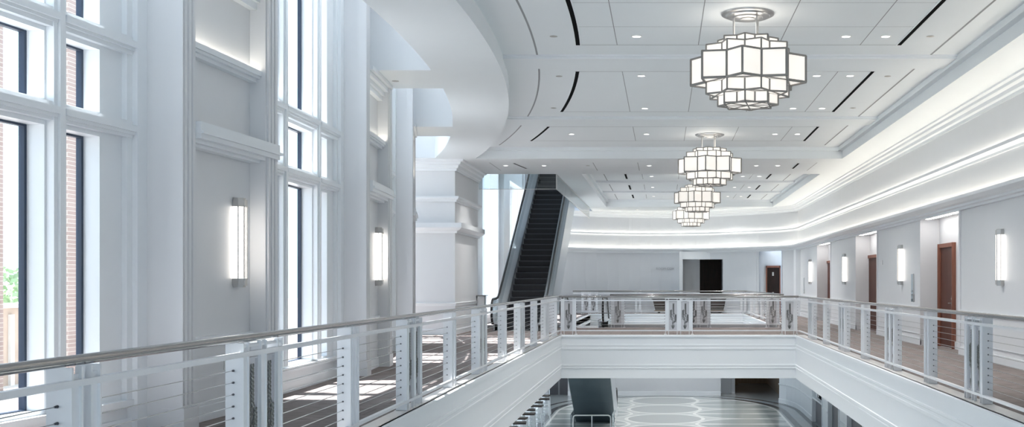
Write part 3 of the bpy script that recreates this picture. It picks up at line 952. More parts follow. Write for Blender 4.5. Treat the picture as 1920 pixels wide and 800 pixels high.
# outer shell over everything behind the ceiling, escalator shaft
mb = MB()
mb.box(-8.5, -2.0, 34.4, 56, 10.4, 10.6)
mb.box(-3.40, -3.36, 34.5, 49.3, ZS+0.55, 10.4)
mb.box(-8.5, -3.36, 34.4, 34.5, ZS+0.55, 10.4)
struct(mb.build('wall_back.003', M_wall), 'white upper shaft around the top of the rising escalator', 'wall')
mb = MB()
mb.box(-8.5, -3.4, 53.5, 53.8, 0, 10.4)
struct(mb.build('wall_back.004', M_wall), 'white wall behind the rising escalator', 'wall')

# glass draft curtain
r = empty('draft_curtain', (-3.36, 34.56, ZS)); tag(r, 'clear glass smoke curtain hanging from the ceiling edge round the escalator opening', 'glass screen')
g = MB(); g.box(-2.45, 0.0, 0, 0.012, -0.46, 0); g.box(-0.012, 0, 0.02, 15.5, -0.46, 0); g.build('pane', M_cglass, r)
g = MB(); g.box(-2.45, 0, -0.006, 0.018, -0.475, -0.46); g.box(-0.018, 0.006, 0, 15.5, -0.475, -0.46); g.box(-0.02, 0.01, -0.01, 0.02, -0.475, 0)
g.box(-0.02, 0.01, 0, 15.5, -0.02, 0)
g.build('metal_edge', M_steel, r)


# ------------------------------------------------------------------ chandeliers
def star(R, rot):
    pts = []
    for k in range(8):
        a = rot+k*PI/4
        pts.append((R*math.cos(a), R*math.sin(a)))
        a += PI/8; v = R*math.cos(PI/4)/math.cos(PI/8)
        pts.append((v*math.cos(a), v*math.sin(a)))
    return pts


# star tip faces the camera, 5 degrees to its left
ROT = -PI/2-math.radians(9.6)
TIERS = [(0.42, ROT, 4.705, 4.83), (0.60, ROT+PI/8, 4.56, 4.73), (0.80, ROT, 4.215, 4.575), (0.60, ROT+PI/8, 4.055, 4.225), (0.42, ROT, 3.915, 4.065)]
zc = ZT


def chandelier():
    r = empty('chandelier', (1.18, 15.2, ZT))
    c = MB()
    c.lathe([(0, -0.085), (0.10, -0.085), (0.11, -0.07), (0.20, -0.07), (0.21, -0.055), (0.235, -0.05), (0.30, -0.05), (0.31, -0.03), (0.345, -0.03), (0.365, -0.02), (0.37, 0.0)], 40)
    c.build('canopy', M_canopy, r)
    for (x, y) in ((-0.2, -0.05), (0.11, -0.17), (0.15, 0.14)):
        s_ = MB(); s_.tube([(x, y, -0.06), (x, y, -0.36)], 0.013, 10); s_.build('hanging_rod', M_nickel, r)
    for i, (R, rot, z0, z1) in enumerate(TIERS):
        z0 -= ZT; z1 -= ZT
        pts = star(R, rot)
        g = MB(); g.prism(star(R-0.008, rot), z0+0.004, z1-0.004)
        sh = g.build('glass_shade', M_milk, r)
        f = MB()
        wd = 0.030 if i == 2 else 0.022
        for k in range(16):
            p = pts[k]; q_ = pts[(k+1) % 16]
            f.bar((p[0], p[1], z0), (p[0], p[1], z1), wd, wd)
            f.bar((p[0], p[1], z0), (q_[0], q_[1], z0), wd, wd)
            f.bar((p[0], p[1], z1), (q_[0], q_[1], z1), wd*0.8, wd*0.8)
        for k in range(8):        # the two crossed squares under each tier
            a0 = rot+k*PI/4; a1 = a0+PI/2
            f.bar((R*math.cos(a0), R*math.sin(a0), z0), (R*math.cos(a1), R*math.sin(a1), z0), wd*0.8, wd*0.6)
        if i == 4:
            for k in range(4):
                a0 = rot+k*PI/4
                f.bar((R*0.99*math.cos(a0), R*0.99*math.sin(a0), z0), (-R*0.99*math.cos(a0), -R*0.99*math.sin(a0), z0), wd*0.7, wd*0.6)
        f.build('shade_frame', M_chfr, sh)
    return r


ch0 = chandelier()
CH = [(15.2, 1.18, 'nearest and largest, top of the picture'), (27.6, 1.18, 'second from the camera'), (37.9, 1.19, 'third from the camera, behind the second'), (47.6, 1.22, 'farthest and smallest, nearest the far wall')]
for i, (y, x, nm) in enumerate(CH):
    o = ch0 if i == 0 else copy_tree(ch0)
    o.location = (x, y, ZT)
    tag(o, 'tiered chandelier of lit glass boxes, ' + nm, 'chandelier', 'chandeliers in a row down the hall')
    ld = bpy.data.lights.new('chandelier_glow', 'POINT'); ld.energy = 13; ld.color = (1, 0.93, 0.82); ld.shadow_soft_size = 0.3
    lo = bpy.data.objects.new('chandelier_glow', ld); COL.objects.link(lo); lo.parent = o; lo.location = (0, 0, -0.24)


# ------------------------------------------------------------------ sconces
def sconce():
    r = empty('wall_sconce', (0, 0, 0))          # local: wall plane at y=0, lamp towards -y
    pl = lambda s_: [(-0.075*s_, 0.0), (-0.075*s_, -0.06*s_), (-0.04*s_, -0.115*s_), (0.04*s_, -0.115*s_), (0.075*s_, -0.06*s_), (0.075*s_, 0.0)]
    b_ = MB(); b_.box(-0.06, 0.06, -0.012, 0, 0.03, 0.97); b_.build('back_plate', M_nickel, r)
    d = MB(); d.prism(pl(0.86), 0.09, 0.91); d.build('diffuser', M_sconce, r)
    for (z0, z1, z2, z3) in ((0.02, 0.10, 0.0, 0.02), (0.90, 0.98, 0.98, 1.0)):
        c = MB(); c.prism(pl(1.05), z0, z1); c.prism(pl(0.9), z2, z3); c.prism(pl(1.12), z1-0.012 if z0 < 0.5 else z0, z1 if z0 < 0.5 else z0+0.012)
        c.build('end_cap', M_nickel, r)
    f = MB()
    for (x, y) in pl(1.0)[1:5]: f.tube([(x, y, 0.08), (x, y, 0.92)], 0.008, 6)
    f.build('corner_rod', M_nickel, r)
    return r


sc0 = sconce()
spots = []
for (y, nm) in ((12.25, 'lit vertical wall lamp on the pier between the nearest tall windows'), (18.75, 'lit vertical wall lamp on the second fluted pier from the camera')):
    spots.append((W(-4.74, y), y, PI/2, nm))
for (y, nm) in ((19.3, 'lit vertical wall lamp nearest the camera on the right wall'), (27.4, 'lit vertical wall lamp between the first and second doors of the right wall'),
                (35.9, 'lit vertical wall lamp between the second and third doors of the right wall'), (44.2, 'lit vertical wall lamp at the far end of the right wall')):
    spots.append((WR, y, -PI/2, nm))
for i, (x, y, rz, nm) in enumerate(spots):
    o = sc0 if i == 0 else copy_tree(sc0)
    o.location = (x, y, 1.40); o.rotation_euler = (0, 0, rz)
    tag(o, nm, 'wall lamp', 'vertical wall lamps')

# ------------------------------------------------------------------ guardrails
NC = 9
CZS = [0.845-0.082*i for i in range(NC)]


def grains():
    """cast wheat ear on a long stem, standing in the x-z plane, face towards -y"""
    g = MB()
    for (ox, lean, h, sc) in ((0.0, 0.015, 0.70, 1.0), (-0.035, -0.02, 0.52, 0.7), (0.045, 0.03, 0.40, 0.6)):
        g.tube([(ox*0.4, 0, 0.02), (ox*0.6, -0.004, h*0.4), (ox+lean, -0.004, h)], 0.004, 6)
        for k in range(int(9*sc)+1):
            z = h-0.26*sc+k*0.03
            for s_ in (-1, 1):
                ax = Matrix.Rotation(s_*0.45, 3, 'Y')
                g.ell((ox+lean+s_*0.013, -0.009, z), 0.008, 0.008, 0.021, ax)
        for k in range(4):
            z = 0.10+k*0.11*sc+0.06
            s_ = -1 if k % 2 else 1
            g.tube([(ox*0.5, -0.004, z), (ox*0.5+s_*0.04, -0.008, z+0.06), (ox*0.5+s_*0.075, -0.006, z+0.03)], [0.004, 0.006, 0.002], 5)
    for k in range(6):
        a = -0.6+k*0.24
        g.tube([(0, -0.004, 0.0), (math.sin(a)*0.07, -0.008, 0.07), (math.sin(a)*0.10, -0.005, 0.12)], [0.005, 0.005, 0.002], 5)
    return g


wheat_mesh = None


def fittings(ys_, x):
    f = MB()
    for y, sgn in ys_:
        for z in CZS:
            f.tube([(x, y, z), (x, y+sgn*0.035, z)], [0.009, 0.005], 6)
    return f


POST = {}
PL = {'S': 0.27, 'D': 0.76, 'H': 0.42}


def post(kind, parent, loc, rz, near_plate=True):
    """local frame: run along +y, walkway side +x"""
    L = PL[kind]
    key = kind
    if key in POST:
        src = POST[key]
        c = copy_tree(src, parent)
        c.location = loc; c.rotation_euler = (0, 0, rz)
        return c
    p = MB()
    for y in (0.0, L):
        p.box(0.0, 0.115, y-0.006, y+0.006, 0.0, 1.035)
        p.box(-0.012, 0.13, y-0.035, y+0.035, 0.0, 0.012)
    ys_ = (0.0, 0.09, L-0.09, L) if kind in 'SH' else (0.0, 0.09, 0.33, 0.43, L-0.09, L)
    for y in ys_:
        p.box(-0.012, 0.02, y-0.008, y+0.008, 0.0, 1.035)
    if kind == 'D':
        for y in (0.33, 0.43): p.box(0.0, 0.06, y-0.006, y+0.006, 0.10, 1.0)
        for y0, y1 in ((0.0, 0.09), (0.33, 0.43), (L-0.09, L)): p.box(-0.004, 0.0, y0, y1, 0.12, 0.94)
        p.box(0.0, 0.11, 0.0, L, 1.0, 1.02); p.box(0.0, 0.10, 0.0, L, 0.935, 0.945)
    else:
        p.box(0.002, 0.010, 0.0, 0.09, 0.1, 1.0); p.box(0.002, 0.010, L-0.09, L, 0.1, 1.0)
    for y, sgn in ((0.0, -1), (L, 1)):
        for z in CZS: p.tube([(0.06, y, z), (0.06, y+sgn*0.035, z)], [0.010, 0.005], 6, 1)
    o = p.build('post', [M_post, M_fit], parent)
    o.location = loc; o.rotation_euler = (0, 0, rz)
    if kind in 'DH':
        global wheat_mesh
        for (y0, y1) in (((0.098, 0.324), (0.436, 0.662)) if kind == 'D' else ((0.098, 0.322),)):
            q_ = MB(); q_.box(0.028, 0.036, y0, y1, 0.13, 0.925)
            q_.box(0.012, 0.036, y0, y0+0.012, 0.13, 0.925); q_.box(0.012, 0.036, y1-0.012, y1, 0.13, 0.925)
            q_.box(0.012, 0.036, y0, y1, 0.913, 0.925); q_.box(0.012, 0.036, y0, y1, 0.13, 0.142)
            q_.build('ornament_panel', M_pewter, o)
            if wheat_mesh is None:
                wt = grains().build('wheat_ornament', M_wheat, o); wheat_mesh = wt.data
            else:
                wt = bpy.data.objects.new('wheat_ornament', wheat_mesh); COL.objects.link(wt); wt.parent = o
            wt.location = (0.024, (y0+y1)/2, 0.15); wt.rotation_euler = (0, 0, -PI/2)
            wt = bpy.data.objects.new('wheat_ornament', wheat_mesh); COL.objects.link(wt); wt.parent = o
            wt.location = (0.040, (y0+y1)/2, 0.15); wt.rotation_euler = (0, 0, PI/2)
    POST[key] = o
    return o


def guardrail(p0, p1, posts, label, cable=True, group=None, side=1, curve_end=False):
    """p0->p1 along the rail; walkway on the +x of the local frame (right of travel when side=1)"""
    a = Vector((*p0, 0)); b_ = Vector((*p1, 0)); L = (b_-a).length
    d = (b_-a).normalized()
    rz = math.atan2(d.y, d.x)-PI/2          # local +y along the run, local +x to the right of travel
    r = empty('guardrail', a, rz)
    tag(r, label, 'railing', group)
    s_ = side
    h = MB(); h.tube([(0.03, -0.02, 1.065), (0.03, L+0.02, 1.065)], 0.027, 16); h.build('handrail', M_rail, r)
    h = MB(); h.box(-0.018, 0.025, 0, L, 0.938, 0.972); h.build('top_bar', M_post, r)
    h = MB(); h.box(-0.018, 0.03, 0, L, 0.095, 0.125); h.build('bottom_bar', M_post, r)
    ps = []
    for (k, y) in posts:
        post(k, r, (0, y, 0), 0)
        ps.append((y, y+PL[k]))
    ps.sort()
    for z in CZS:
        c = MB()
        e0 = 0.0
        for (u, v) in ps+[(L, L)]:
            if u-e0 > 0.15: c.tube([(0.06, e0, z), (0.06, u, z)], 0.0033, 6)
            e0 = v
        c.build('cable', M_cable, r)
    return r


# left run: travel towards the camera so the walkway (-x) is on the right of travel
ty = lambda Y: 30.75-Y
LY = [('D', 2.7), ('S', 5.35), ('D', 7.54), ('S', 10.12), ('D', 12.35), ('S', 15.0), ('D', 17.2), ('S', 19.95), ('D', 22.1), ('S', 24.85), ('D', 26.95), ('S', 29.6)]
guardrail((-2.90, 30.58), (-2.90, 2.2), [(k, 30.58-y-(0.27 if k == 'S' else 0.76)) for (k, y) in LY], 'long cable guardrail along the window walkway, left side of the picture', group='cable guardrails')
RY = [('D', 3.2), ('S', 5.9), ('D', 8.1), ('S', 10.8), ('D', 12.98), ('S', 15.6), ('D', 17.92), ('S', 20.65), ('D', 22.85), ('S', 25.6), ('D', 27.8)]
guardrail((3.80, 2.2), (3.80, 30.58), [(k, y-2.2) for (k, y) in RY], 'long cable guardrail along the door walkway, right side of the picture', group='cable guardrails')
# bridge near rail, travel -x (walkway +y on the right)
guardrail((3.80, 30.75), (-2.90, 30.75), [('H', 0.03), ('D', 3.80-0.83), ('H', 6.7-0.45)], 'cable guardrail across the near edge of the bridge, wheat panel post in the middle', group='cable guardrails')
# bridge far rail, travel +x: walkway (-y) on the right
guardrail((-1.70, 35.6), (3.9, 35.6), [('H', 0.02), ('D', 2.48), ('H', 5.06)], 'cable guardrail across the far edge of the bridge', group='cable guardrails')
guardrail((3.9, 35.78), (3.9, 50.9), [('S', 2.5), ('D', 5.0), ('S', 7.7), ('D', 10.0), ('S', 12.7)], 'cable guardrail receding along the right of the far opening', group='cable guardrails')
guardrail((3.9, 51.15), (-4.2, 51.15), [('S', 0.0), ('D', 2.35), ('S', 4.93), ('D', 6.95)], 'farthest cable guardrail, in front of the curved wall', group='cable guardrails')
# short flanking rails at the rising escalator
for (x, nm) in ((-5.68, 'left'), (-3.30, 'right')):
    r = empty('railing_post', (x-0.13, 34.1 if x < -5 else 31.9, 0)); tag(r, 'short square metal end post with flat cap, %s of the rising escalator' % nm, 'railing post', 'end posts beside the escalator')
    p = MB(); p.box(0, 0.26, 0, 0.02, 0, 1.04); p.box(0, 0.02, 0, 0.26, 0, 1.04); p.box(0.24, 0.26, 0, 0.26, 0, 1.04); p.box(0.05, 0.08, -0.012, 0, 0, 1.04); p.box(0.18, 0.21, -0.012, 0, 0, 1.04); p.box(0, 0.26, -0.01, 0, 0.93, 0.96)
    p.build('shaft', M_post, r)
    p = MB(); p.box(-0.04, 0.30, -0.04, 0.30, 1.04, 1.07); p.build('cap', M_rail, r)


# ------------------------------------------------------------------ escalators
def escalator(x0, x1, Yb, zb, rise, sgn, label, land_b=1.2, land_t=1.2, slab=None):
    """lower end nosing at Yb; climbs along sgn*Y"""
    r = empty('escalator', ((x0+x1)/2, Yb, zb)); tag(r, label, 'escalator', None)
    S = 0.577; run = rise/S
    Yf = lambda u: sgn*u
    xw = (x1-x0)/2
    st = 0.28                                     # side width outside the steps
    prof = lambda u: 0 if u < 0 else (rise if u > run else u*S)
    # steps
    n = int(round(rise/0.2)); stp = None
    sm = MB()
    dy = 0.2/S
    sm.prism_x([(0, -0.19), (sgn*0.0, 0.0), (sgn*dy, 0.0), (sgn*dy, -0.04), (sgn*0.05, -0.19)], -xw+st, xw-st)
    sm.prism_x([(-sgn*0.012, -0.025), (-sgn*0.012, 0.001), (sgn*0.02, 0.001), (sgn*0.02, -0.025)], -xw+st, xw-st, 1)
    k = int((2*xw-2*st)/0.035)
    for i in range(k):
        xx_ = -xw+st+0.01+i*0.035
        sm.box(xx_, xx_+0.012, -sgn*0.004, 0, -0.18, -0.02, 0)
    nose = mat('step_nosing_grey', (0.10, 0.105, 0.12), 0.4, 0.5)
    for i in range(n):
        z = 0.2*(i+1); u = i*dy
        if stp is None:
            stp = sm.build('step', [M_step, nose], r); o = stp
        else:
            o = stp.copy(); COL.objects.link(o); o.parent = r
        o.location = (0, Yf(u), z-0.0)
    c = MB()
    c.box(-xw+st, xw-st, Yf(-land_b), Yf(0), -0.05, 0.004); c.box(-xw+st, xw-st, Yf(run), Yf(run+land_t), rise-0.05, rise+0.004)
    c.build('landing_plate', M_steel, r)
    # side decks, glass, handrails, cladding
    for sd, nm in ((-1, 'left'), (1, 'right')):
        xo = sd*xw; xi = sd*(xw-st)
        dk = MB()
        pl = [(Yf(-land_b), -0.0), (Yf(0), 0.0), (Yf(run), rise), (Yf(run+land_t), rise), (Yf(run+land_t), rise+0.24), (Yf(run-0.1), rise+0.24), (Yf(-0.25), 0.24), (Yf(-land_b), 0.24)]
        dk.prism_x(pl, min(xi, xi+sd*0.03), max(xi, xi+sd*0.03))
        dk.prism_x([(p[0], p[1]) for p in [(Yf(-land_b), 0.2), (Yf(-0.25), 0.2), (Yf(run-0.1), rise+0.2), (Yf(run+land_t), rise+0.2), (Yf(run+land_t), rise+0.24), (Yf(run-0.1), rise+0.24), (Yf(-0.25), 0.24), (Yf(-land_b), 0.24)]],
                   min(xi, xo), max(xi, xo))
        dk.build('side_deck', M_escal, r)
        g = MB(); xg = sd*(xw-0.09)
        gp = [(Yf(-land_b-0.35), 0.35), (Yf(-land_b-0.1), 0.22), (Yf(-0.3), 0.22), (Yf(run-0.1), rise+0.22), (Yf(run+land_t+0.1), rise+0.22), (Yf(run+land_t+0.35), rise+0.40), (Yf(run+land_t+0.33), rise+0.85), (Yf(run+land_t+0.15), rise+0.94),
              (Yf(run+0.1), rise+0.94), (Yf(0.1), 0.94), (Yf(-land_b-0.15), 0.94), (Yf(-land_b-0.33), 0.85)]
        g.prism_x(gp, xg-0.008, xg+0.008); g.build('glass_panel', M_bglass, r)
        h = MB()
        hp = []
        for th in range(-80, 100, 20):
            a = math.radians(th)
            hp.append((xg, Yf(-land_b-0.12-0.35*math.cos(a)), 0.60+0.37*math.sin(a)))
        hp += [(xg, Yf(-0.25), 0.975), (xg, Yf(0.1), 1.02), (xg, Yf(0.4), 1.15), (xg, Yf(run-0.3), rise+0.85), (xg, Yf(run), rise+0.95), (xg, Yf(run+0.3), rise+0.975)]
        for th in range(90, -100, -20):
            a = math.radians(th)
            hp.append((xg, Yf(run+land_t+0.12+0.35*math.cos(a)), rise+0.60+0.37*math.sin(a)))
        h.tube(hp, 0.036, 8); h.build('handrail', M_rubber, r)
        cl = MB()
        cp = [(Yf(-0.3), -0.0), (Yf(1.75), 0.0), (Yf(run+1.6), rise-1.0), (Yf(run+1.6), rise), (Yf(run+1.6), rise+0.24), (Yf(run-0.1), rise+0.24), (Yf(-0.25), 0.24)]
        cp = [(Yf(-0.25), 0.0), (Yf(1.9), -0.02), (Yf(run+0.1), rise-1.15), (Yf(run+0.1), rise+0.22), (Yf(run-0.1), rise+0.22), (Yf(-0.25), 0.22)]
        cl.prism_x(cp, min(xo, xo-sd*0.04), max(xo, xo-sd*0.04)); cl.build('side_cladding', M_escal, r)
    un = MB()
    un.prism_x([(Yf(1.9), -0.03), (Yf(run+0.1), rise-1.15), (Yf(run+0.1), rise-1.10), (Yf(2.0), 0.0)], -xw+0.02, xw-0.02)
    un.prism_x([(Yf(run+0.1), rise-1.15), (Yf(run+0.15), rise-1.15), (Yf(run+0.15), rise-0.35), (Yf(run+0.1), rise-0.35)], -xw+0.02, xw-0.02)
    un.prism_x([(Yf(0.3), -0.0), (Yf(run), rise-0.35), (Yf(run), rise-0.38), (Yf(0.4), -0.0)], -xw+st, xw-st)
    un.build('underside_panel', M_slate, r)
    return r


escalator(-5.10-0.09+0.02, -3.50, 33.6, 0.0, 6.2, 1, 'rising escalator with black steps and glass balustrades in the far left corner', 0.75)
escalator(XE0+0.06, XE1-0.02, 43.75, ZL, 3.85, -1, 'descending escalator beyond the bridge, its dark underside seen below', 1.0, 1.9)

# ------------------------------------------------------------------ wall fittings on the right wall
for (y, nm) in ((26.2, 'just beyond the nearest door'), (46.4, 'far end beside the last wall lamp')):
    r = empty('glass_plaque', (WR, y, 1.0)); tag(r, 'slim frosted glass room plaque on the right wall, ' + nm, 'sign', 'glass room plaques')
    p = MB(); p.box(-0.03, -0.018, -0.13, 0.13, 0, 0.66); p.build('glass_plate', M_bglass, r)
    p = MB(); p.box(-0.017, -0.0, -0.12, 0.12, 0.0, 0.18); p.build('base_plate', M_pewter, r)
    p = MB(); p.box(-0.034, -0.016, -0.14, -0.125, -0.01, 0.67); p.build('edge_strip', M_nickel, r)
r = MB(); r.box(-0.02, 0, -0.04, 0.04, 0, 0.13); o = r.build('card_reader', M_nickel, None, (6.42, 25.9-0.25, 1.84)); tag(o, 'small grey card reader beside the nearest mahogany door', 'card reader')
r = MB(); r.box(-0.02, 0, -0.06, 0.06, 0, 0.12); o = r.build('thermostat', M_white, None, (WR, 29.9, 1.95)); tag(o, 'small white thermostat beside the second alcove on the right wall', 'thermostat')
for i, (y, nm) in enumerate(((12.0, 'left one'), (12.55, 'right one'))):
    e_ = empty('wall_outlet', (W(-4.74, y), y, 0.50)); tag(e_, 'white power outlet low on the nearest pier panel, ' + nm, 'outlet', 'outlets under the wall lamp')
    r = MB(); r.box(0, 0.008, -0.04, 0.04, 0, 0.12); r.build('cover_plate', M_white, e_)
    r = MB()
    for zz in (0.03, 0.075): r.box(0.008, 0.010, -0.015, -0.010, zz, zz+0.015); r.box(0.008, 0.010, 0.010, 0.015, zz, zz+0.015)
    r.build('socket', M_joint, e_)
# lettering on the far wall
cu = bpy.data.curves.new('wall_lettering', 'FONT'); cu.body = 'ROOM COMBO'; cu.size = 0.16; cu.extrude = 0.01; cu.align_x = 'CENTER'
lt = bpy.data.objects.new('wall_lettering', cu); COL.objects.link(lt); lt.location = (0.22, yb(0.22)-0.06, 2.09); lt.rotation_euler = (PI/2, 0, 0)
cu.materials.append(M_ltr)
bpy.context.view_layer.update()
lm_ = bpy.data.meshes.new_from_object(lt.evaluated_get(bpy.context.evaluated_depsgraph_get()))
l2 = bpy.data.objects.new('wall_letters', lm_); COL.objects.link(l2); l2.matrix_world = lt.matrix_world.copy(); bpy.data.objects.remove(lt); lt = l2
tag(lt, 'small grey metal lettering on the far wall left of the opening', 'sign')

# dark wooden counter in front of the far wall
r = empty('console_table', (1.26, 52.35, 0)); tag(r, 'long low dark wooden console with inward sloping ends at the far wall', 'console')
c = MB(); c.hexa([(-1.62, -0.2, 0.13), (1.62, -0.2, 0.13), (1.62, 0.3, 0.13), (-1.62, 0.3, 0.13), (-1.75, -0.25, 0.66), (1.75, -0.25, 0.66), (1.75, 0.3, 0.66), (-1.75, 0.3, 0.66)]); c.build('body', M_wooddk, r)
c = MB(); c.box(-1.80, 1.80, -0.28, 0.33, 0.66, 0.72); c.build('top', M_wooddk, r)
c = MB(); c.box(-1.68, 1.68, -0.22, 0.3, 0.09, 0.13); c.build('base_shelf', M_woodwh, r)
for x in (-1.45, 1.45):
    for y in (-0.15, 0.22):
        c = MB(); c.box(x-0.06, x+0.06, y-0.04, y+0.04, 0, 0.09); c.build('foot', M_dark, r)

# ------------------------------------------------------------------ lower hall
mb = MB(); mb.box(-9, 7, 2, 62, ZL-0.1, ZL)
struct(mb.build('floor.001', M_terr), 'polished terrazzo lower floor inlaid with pale rings and dark bands', 'floor')
mb = MB()
LW = 5.73
DO = [(31.2, 34.0), (35.5, 37.9), (39.2, 41.9)]
ys = 4.0
for (a, b_) in DO:
    mb.box(LW, LW+0.5, ys, a, ZL, -1.19); ys = b_
mb.box(LW, LW+0.5, ys, 44.3, ZL, -1.19)
cp = [(LW, 44.3), (5.72, 45.4), (5.66, 46.4), (5.55, 47.2), (5.40, 47.9), (5.16, 48.4), (5.16, 48.55)]
for i in range(len(cp)-1):
    a, b_ = cp[i], cp[i+1]
    mb.prism([a, b_, (b_[0]+0.4, b_[1]), (a[0]+0.4, a[1])], ZL, -1.19)
for (a, b_) in DO:
    mb.box(LW, LW+0.5, a, b_, -2.30, -1.19)
struct(mb.build('wall_right.001', M_trim), 'white curved wall of the lower hall, right side', 'wall')
lp = [(LW, 41.9)]+cp
mo = MB()
for pth in ([(LW, 41.98), *cp], [(LW, 37.98), (LW, 39.12)], [(LW, 34.08), (LW, 35.42)]):
    mo.sweep([(0, ZL), (0.03, ZL), (0.03, ZL+0.17), (0.015, ZL+0.19), (0, ZL+0.19)], pth)
    mo.sweep([(0, ZL+0.78), (0.02, ZL+0.78), (0.035, ZL+0.81), (0.035, ZL+0.84), (0, ZL+0.85)], pth)
struct(mo.build('trim_15', M_trim), 'white skirting and dado rail on the curved lower wall', 'moulding')
for i, (a, b_) in enumerate(DO):
    nm = ('nearest the camera', 'the middle one', 'the farthest, with a black sign above')[i]
    r = empty('door_%d' % (6+i), (LW, (a+b_)/2, ZL)); struct(r, 'grey lower hall doorway in a metal frame, ' + nm, 'door')
    h = (b_-a)/2
    f = MB(); f.box(-0.03, 0.3, -h, -h+0.1, 0, 1.55); f.box(-0.03, 0.3, h-0.1, h, 0, 1.55)
    if i == 2: f.box(-0.02, 0.3, -h+0.1, h-0.1, 0.90, 0.96)
    f.build('door_frame', M_trim, r)
    d = MB(); d.box(0.12, 0.16, -h+0.1, h-0.1, 0, 1.5 if i < 2 else 0.9); lf = d.build('door_leaf', M_curt, r)
    if i == 2:
        hd = MB(); hd.box(0.12, 0.16, -h+0.1, h-0.1, 0.96, 1.5); hd.build('door_header', M_wall2, r)
        s_ = MB(); s_.box(-0.02, 0.0, -1.0, 0.55, 1.0, 1.28)
        sg = s_.build('wall_sign', M_black, None, (LW+0.10, (a+b_)/2, ZL)); tag(sg, 'black sign with two white pictograms over the farthest lower doorway', 'sign')
        s_ = MB()
        for yy_ in (0.28, -0.62):
            s_.box(-0.024, -0.02, yy_-0.10, yy_+0.10, 1.06, 1.17); s_.box(-0.024, -0.02, yy_-0.05, yy_+0.05, 1.18, 1.24); s_.box(-0.024, -0.02, yy_-0.09, yy_-0.02, 1.03, 1.06); s_.box(-0.024, -0.02, yy_+0.02, yy_+0.09, 1.03, 1.06)
        s_.build('pictogram', M_white, sg)
# lower far wall
mb = MB()
mb.box(-7.8, -7.5, 2, 20, ZL, -1.19)
for y in (20, 26, 32, 38, 44, 48): mb.box(-7.8, -7.5, y, y+0.8, ZL, -1.19)
mb.box(-7.8, -7.5, 20, 51.5, ZL, ZL+0.3); mb.box(-7.8, -7.5, 20, 51.5, -1.5, -1.19)
struct(mb.build('wall_left.005', M_trim), 'white lower window wall on the daylight side', 'wall')
mb = MB()
mb.box(-1.8, 2.72, 51.4, 51.7, ZL, -1.19)
mb.box(-4.47, -1.8, 51.4, 51.7, ZL, -1.19)
mb.box(-5.55, -5.38, 51.2, 51.7, ZL, -1.19)
mb.box(2.62, 2.72, 51.7, 55.0, ZL, -1.19)
mb.box(2.72, 3.30, 52.6, 52.7, ZL, -1.26); mb.box(3.30, 3.46, 52.5, 52.7, ZL, -1.26)
struct(mb.build('wall_back.005', M_wall2), 'grey far wall of the lower hall', 'wall')
mo = MB(); mo.box(-4.47, 2.72, 51.36, 51.4, ZL, ZL+0.2); struct(mo.build('baseboard_back.001', M_trim), 'white skirting of the lower far wall', 'skirting')
mb = MB()
mb.box(2.6, 3.9, 57.0, 57.2, ZL, -1.19); mb.box(3.9, 8.0, 57.8, 58.0, ZL, -1.19); mb.box(5.5, 5.6, 49, 58, ZL, -1.19); mb.box(2.62, 2.72, 55, 58, ZL, -1.19)
struct(mb.build('wall_back.006', M_woodwh), 'brown rear wall inside the dark lower opening', 'wall')
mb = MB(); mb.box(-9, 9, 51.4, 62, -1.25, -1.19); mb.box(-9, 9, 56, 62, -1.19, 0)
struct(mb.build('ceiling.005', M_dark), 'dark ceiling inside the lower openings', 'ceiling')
r = MB(); r.box(-5.38, -4.97, 51.9, 51.95, ZL, -1.3); r.box(-4.90, -4.47, 51.9, 51.95, ZL, -1.3)
struct(r.build('door_9', M_curt), 'dark double door at the left end of the lower far wall', 'door')
mb = MB(); mb.box(-4.97, -4.90, 51.88, 51.98, ZL, -1.25); struct(mb.build('trim_16', M_joint), 'grey mullion between the dark doors of the lower hall', 'door trim')

# bar stools in a row
st0 = None
for i in range(9):
    y = 34.2+i*1.22; x = -4.72+(0.08 if i % 2 else -0.05)
    if st0 is None:
        r = empty('bar_stool', (x, y, ZL)); st0 = r
        s_ = MB()
        s_.prism([(-0.21, -0.2), (0.21, -0.2), (0.21, 0.2), (-0.21, 0.2)], 0.74, 0.80); s_.build('seat', M_seat, r)
        for (a, b_) in ((-1, -1), (1, -1), (1, 1), (-1, 1)):
            s_ = MB(); s_.bar((a*0.22, b_*0.21, 0), (a*0.18, b_*0.17, 0.75), 0.035, 0.035); s_.build('leg', M_stoolw, r)
        for z in (0.2, 0.45):
            s_ = MB()
            s_.bar((-0.2, -0.19, z), (0.2, -0.19, z), 0.025, 0.025); s_.bar((-0.2, 0.19, z), (0.2, 0.19, z), 0.025, 0.025)
            s_.bar((-0.2, -0.19, z), (-0.2, 0.19, z), 0.025, 0.025); s_.bar((0.2, -0.19, z), (0.2, 0.19, z), 0.025, 0.025)
            s_.build('stretcher', M_stoolw, r)
        s_ = MB(); s_.box(-0.20, -0.17, -0.19, 0.19, 0.80, 0.98); s_.build('backrest', M_stoolw, r)
        o = r
    else:
        o = copy_tree(st0)
    o.location = (x, y, ZL); o.rotation_euler = (0, 0, 0.1*math.sin(i*2.1))
    pos = ['nearest the camera', 'second from the camera', 'third from the camera', 'fourth from the camera', 'fifth from the camera', 'sixth from the camera', 'third from the far end', 'second from the far end', 'at the far end'][i]
    tag(o, 'white bar stool with dark seat in the lower hall, ' + pos, 'stool', 'row of bar stools in the lower hall')
ld = bpy.data.lights.new('inner_hall_fill', 'POINT'); ld.energy = 3; ld.color = (1, 0.85, 0.68); ld.shadow_soft_size = 0.6  # added fill light to brighten the lower opening, no fixture here
lo = bpy.data.objects.new('inner_hall_fill', ld); COL.objects.link(lo); lo.location = (4.4, 55.2, -2.0)
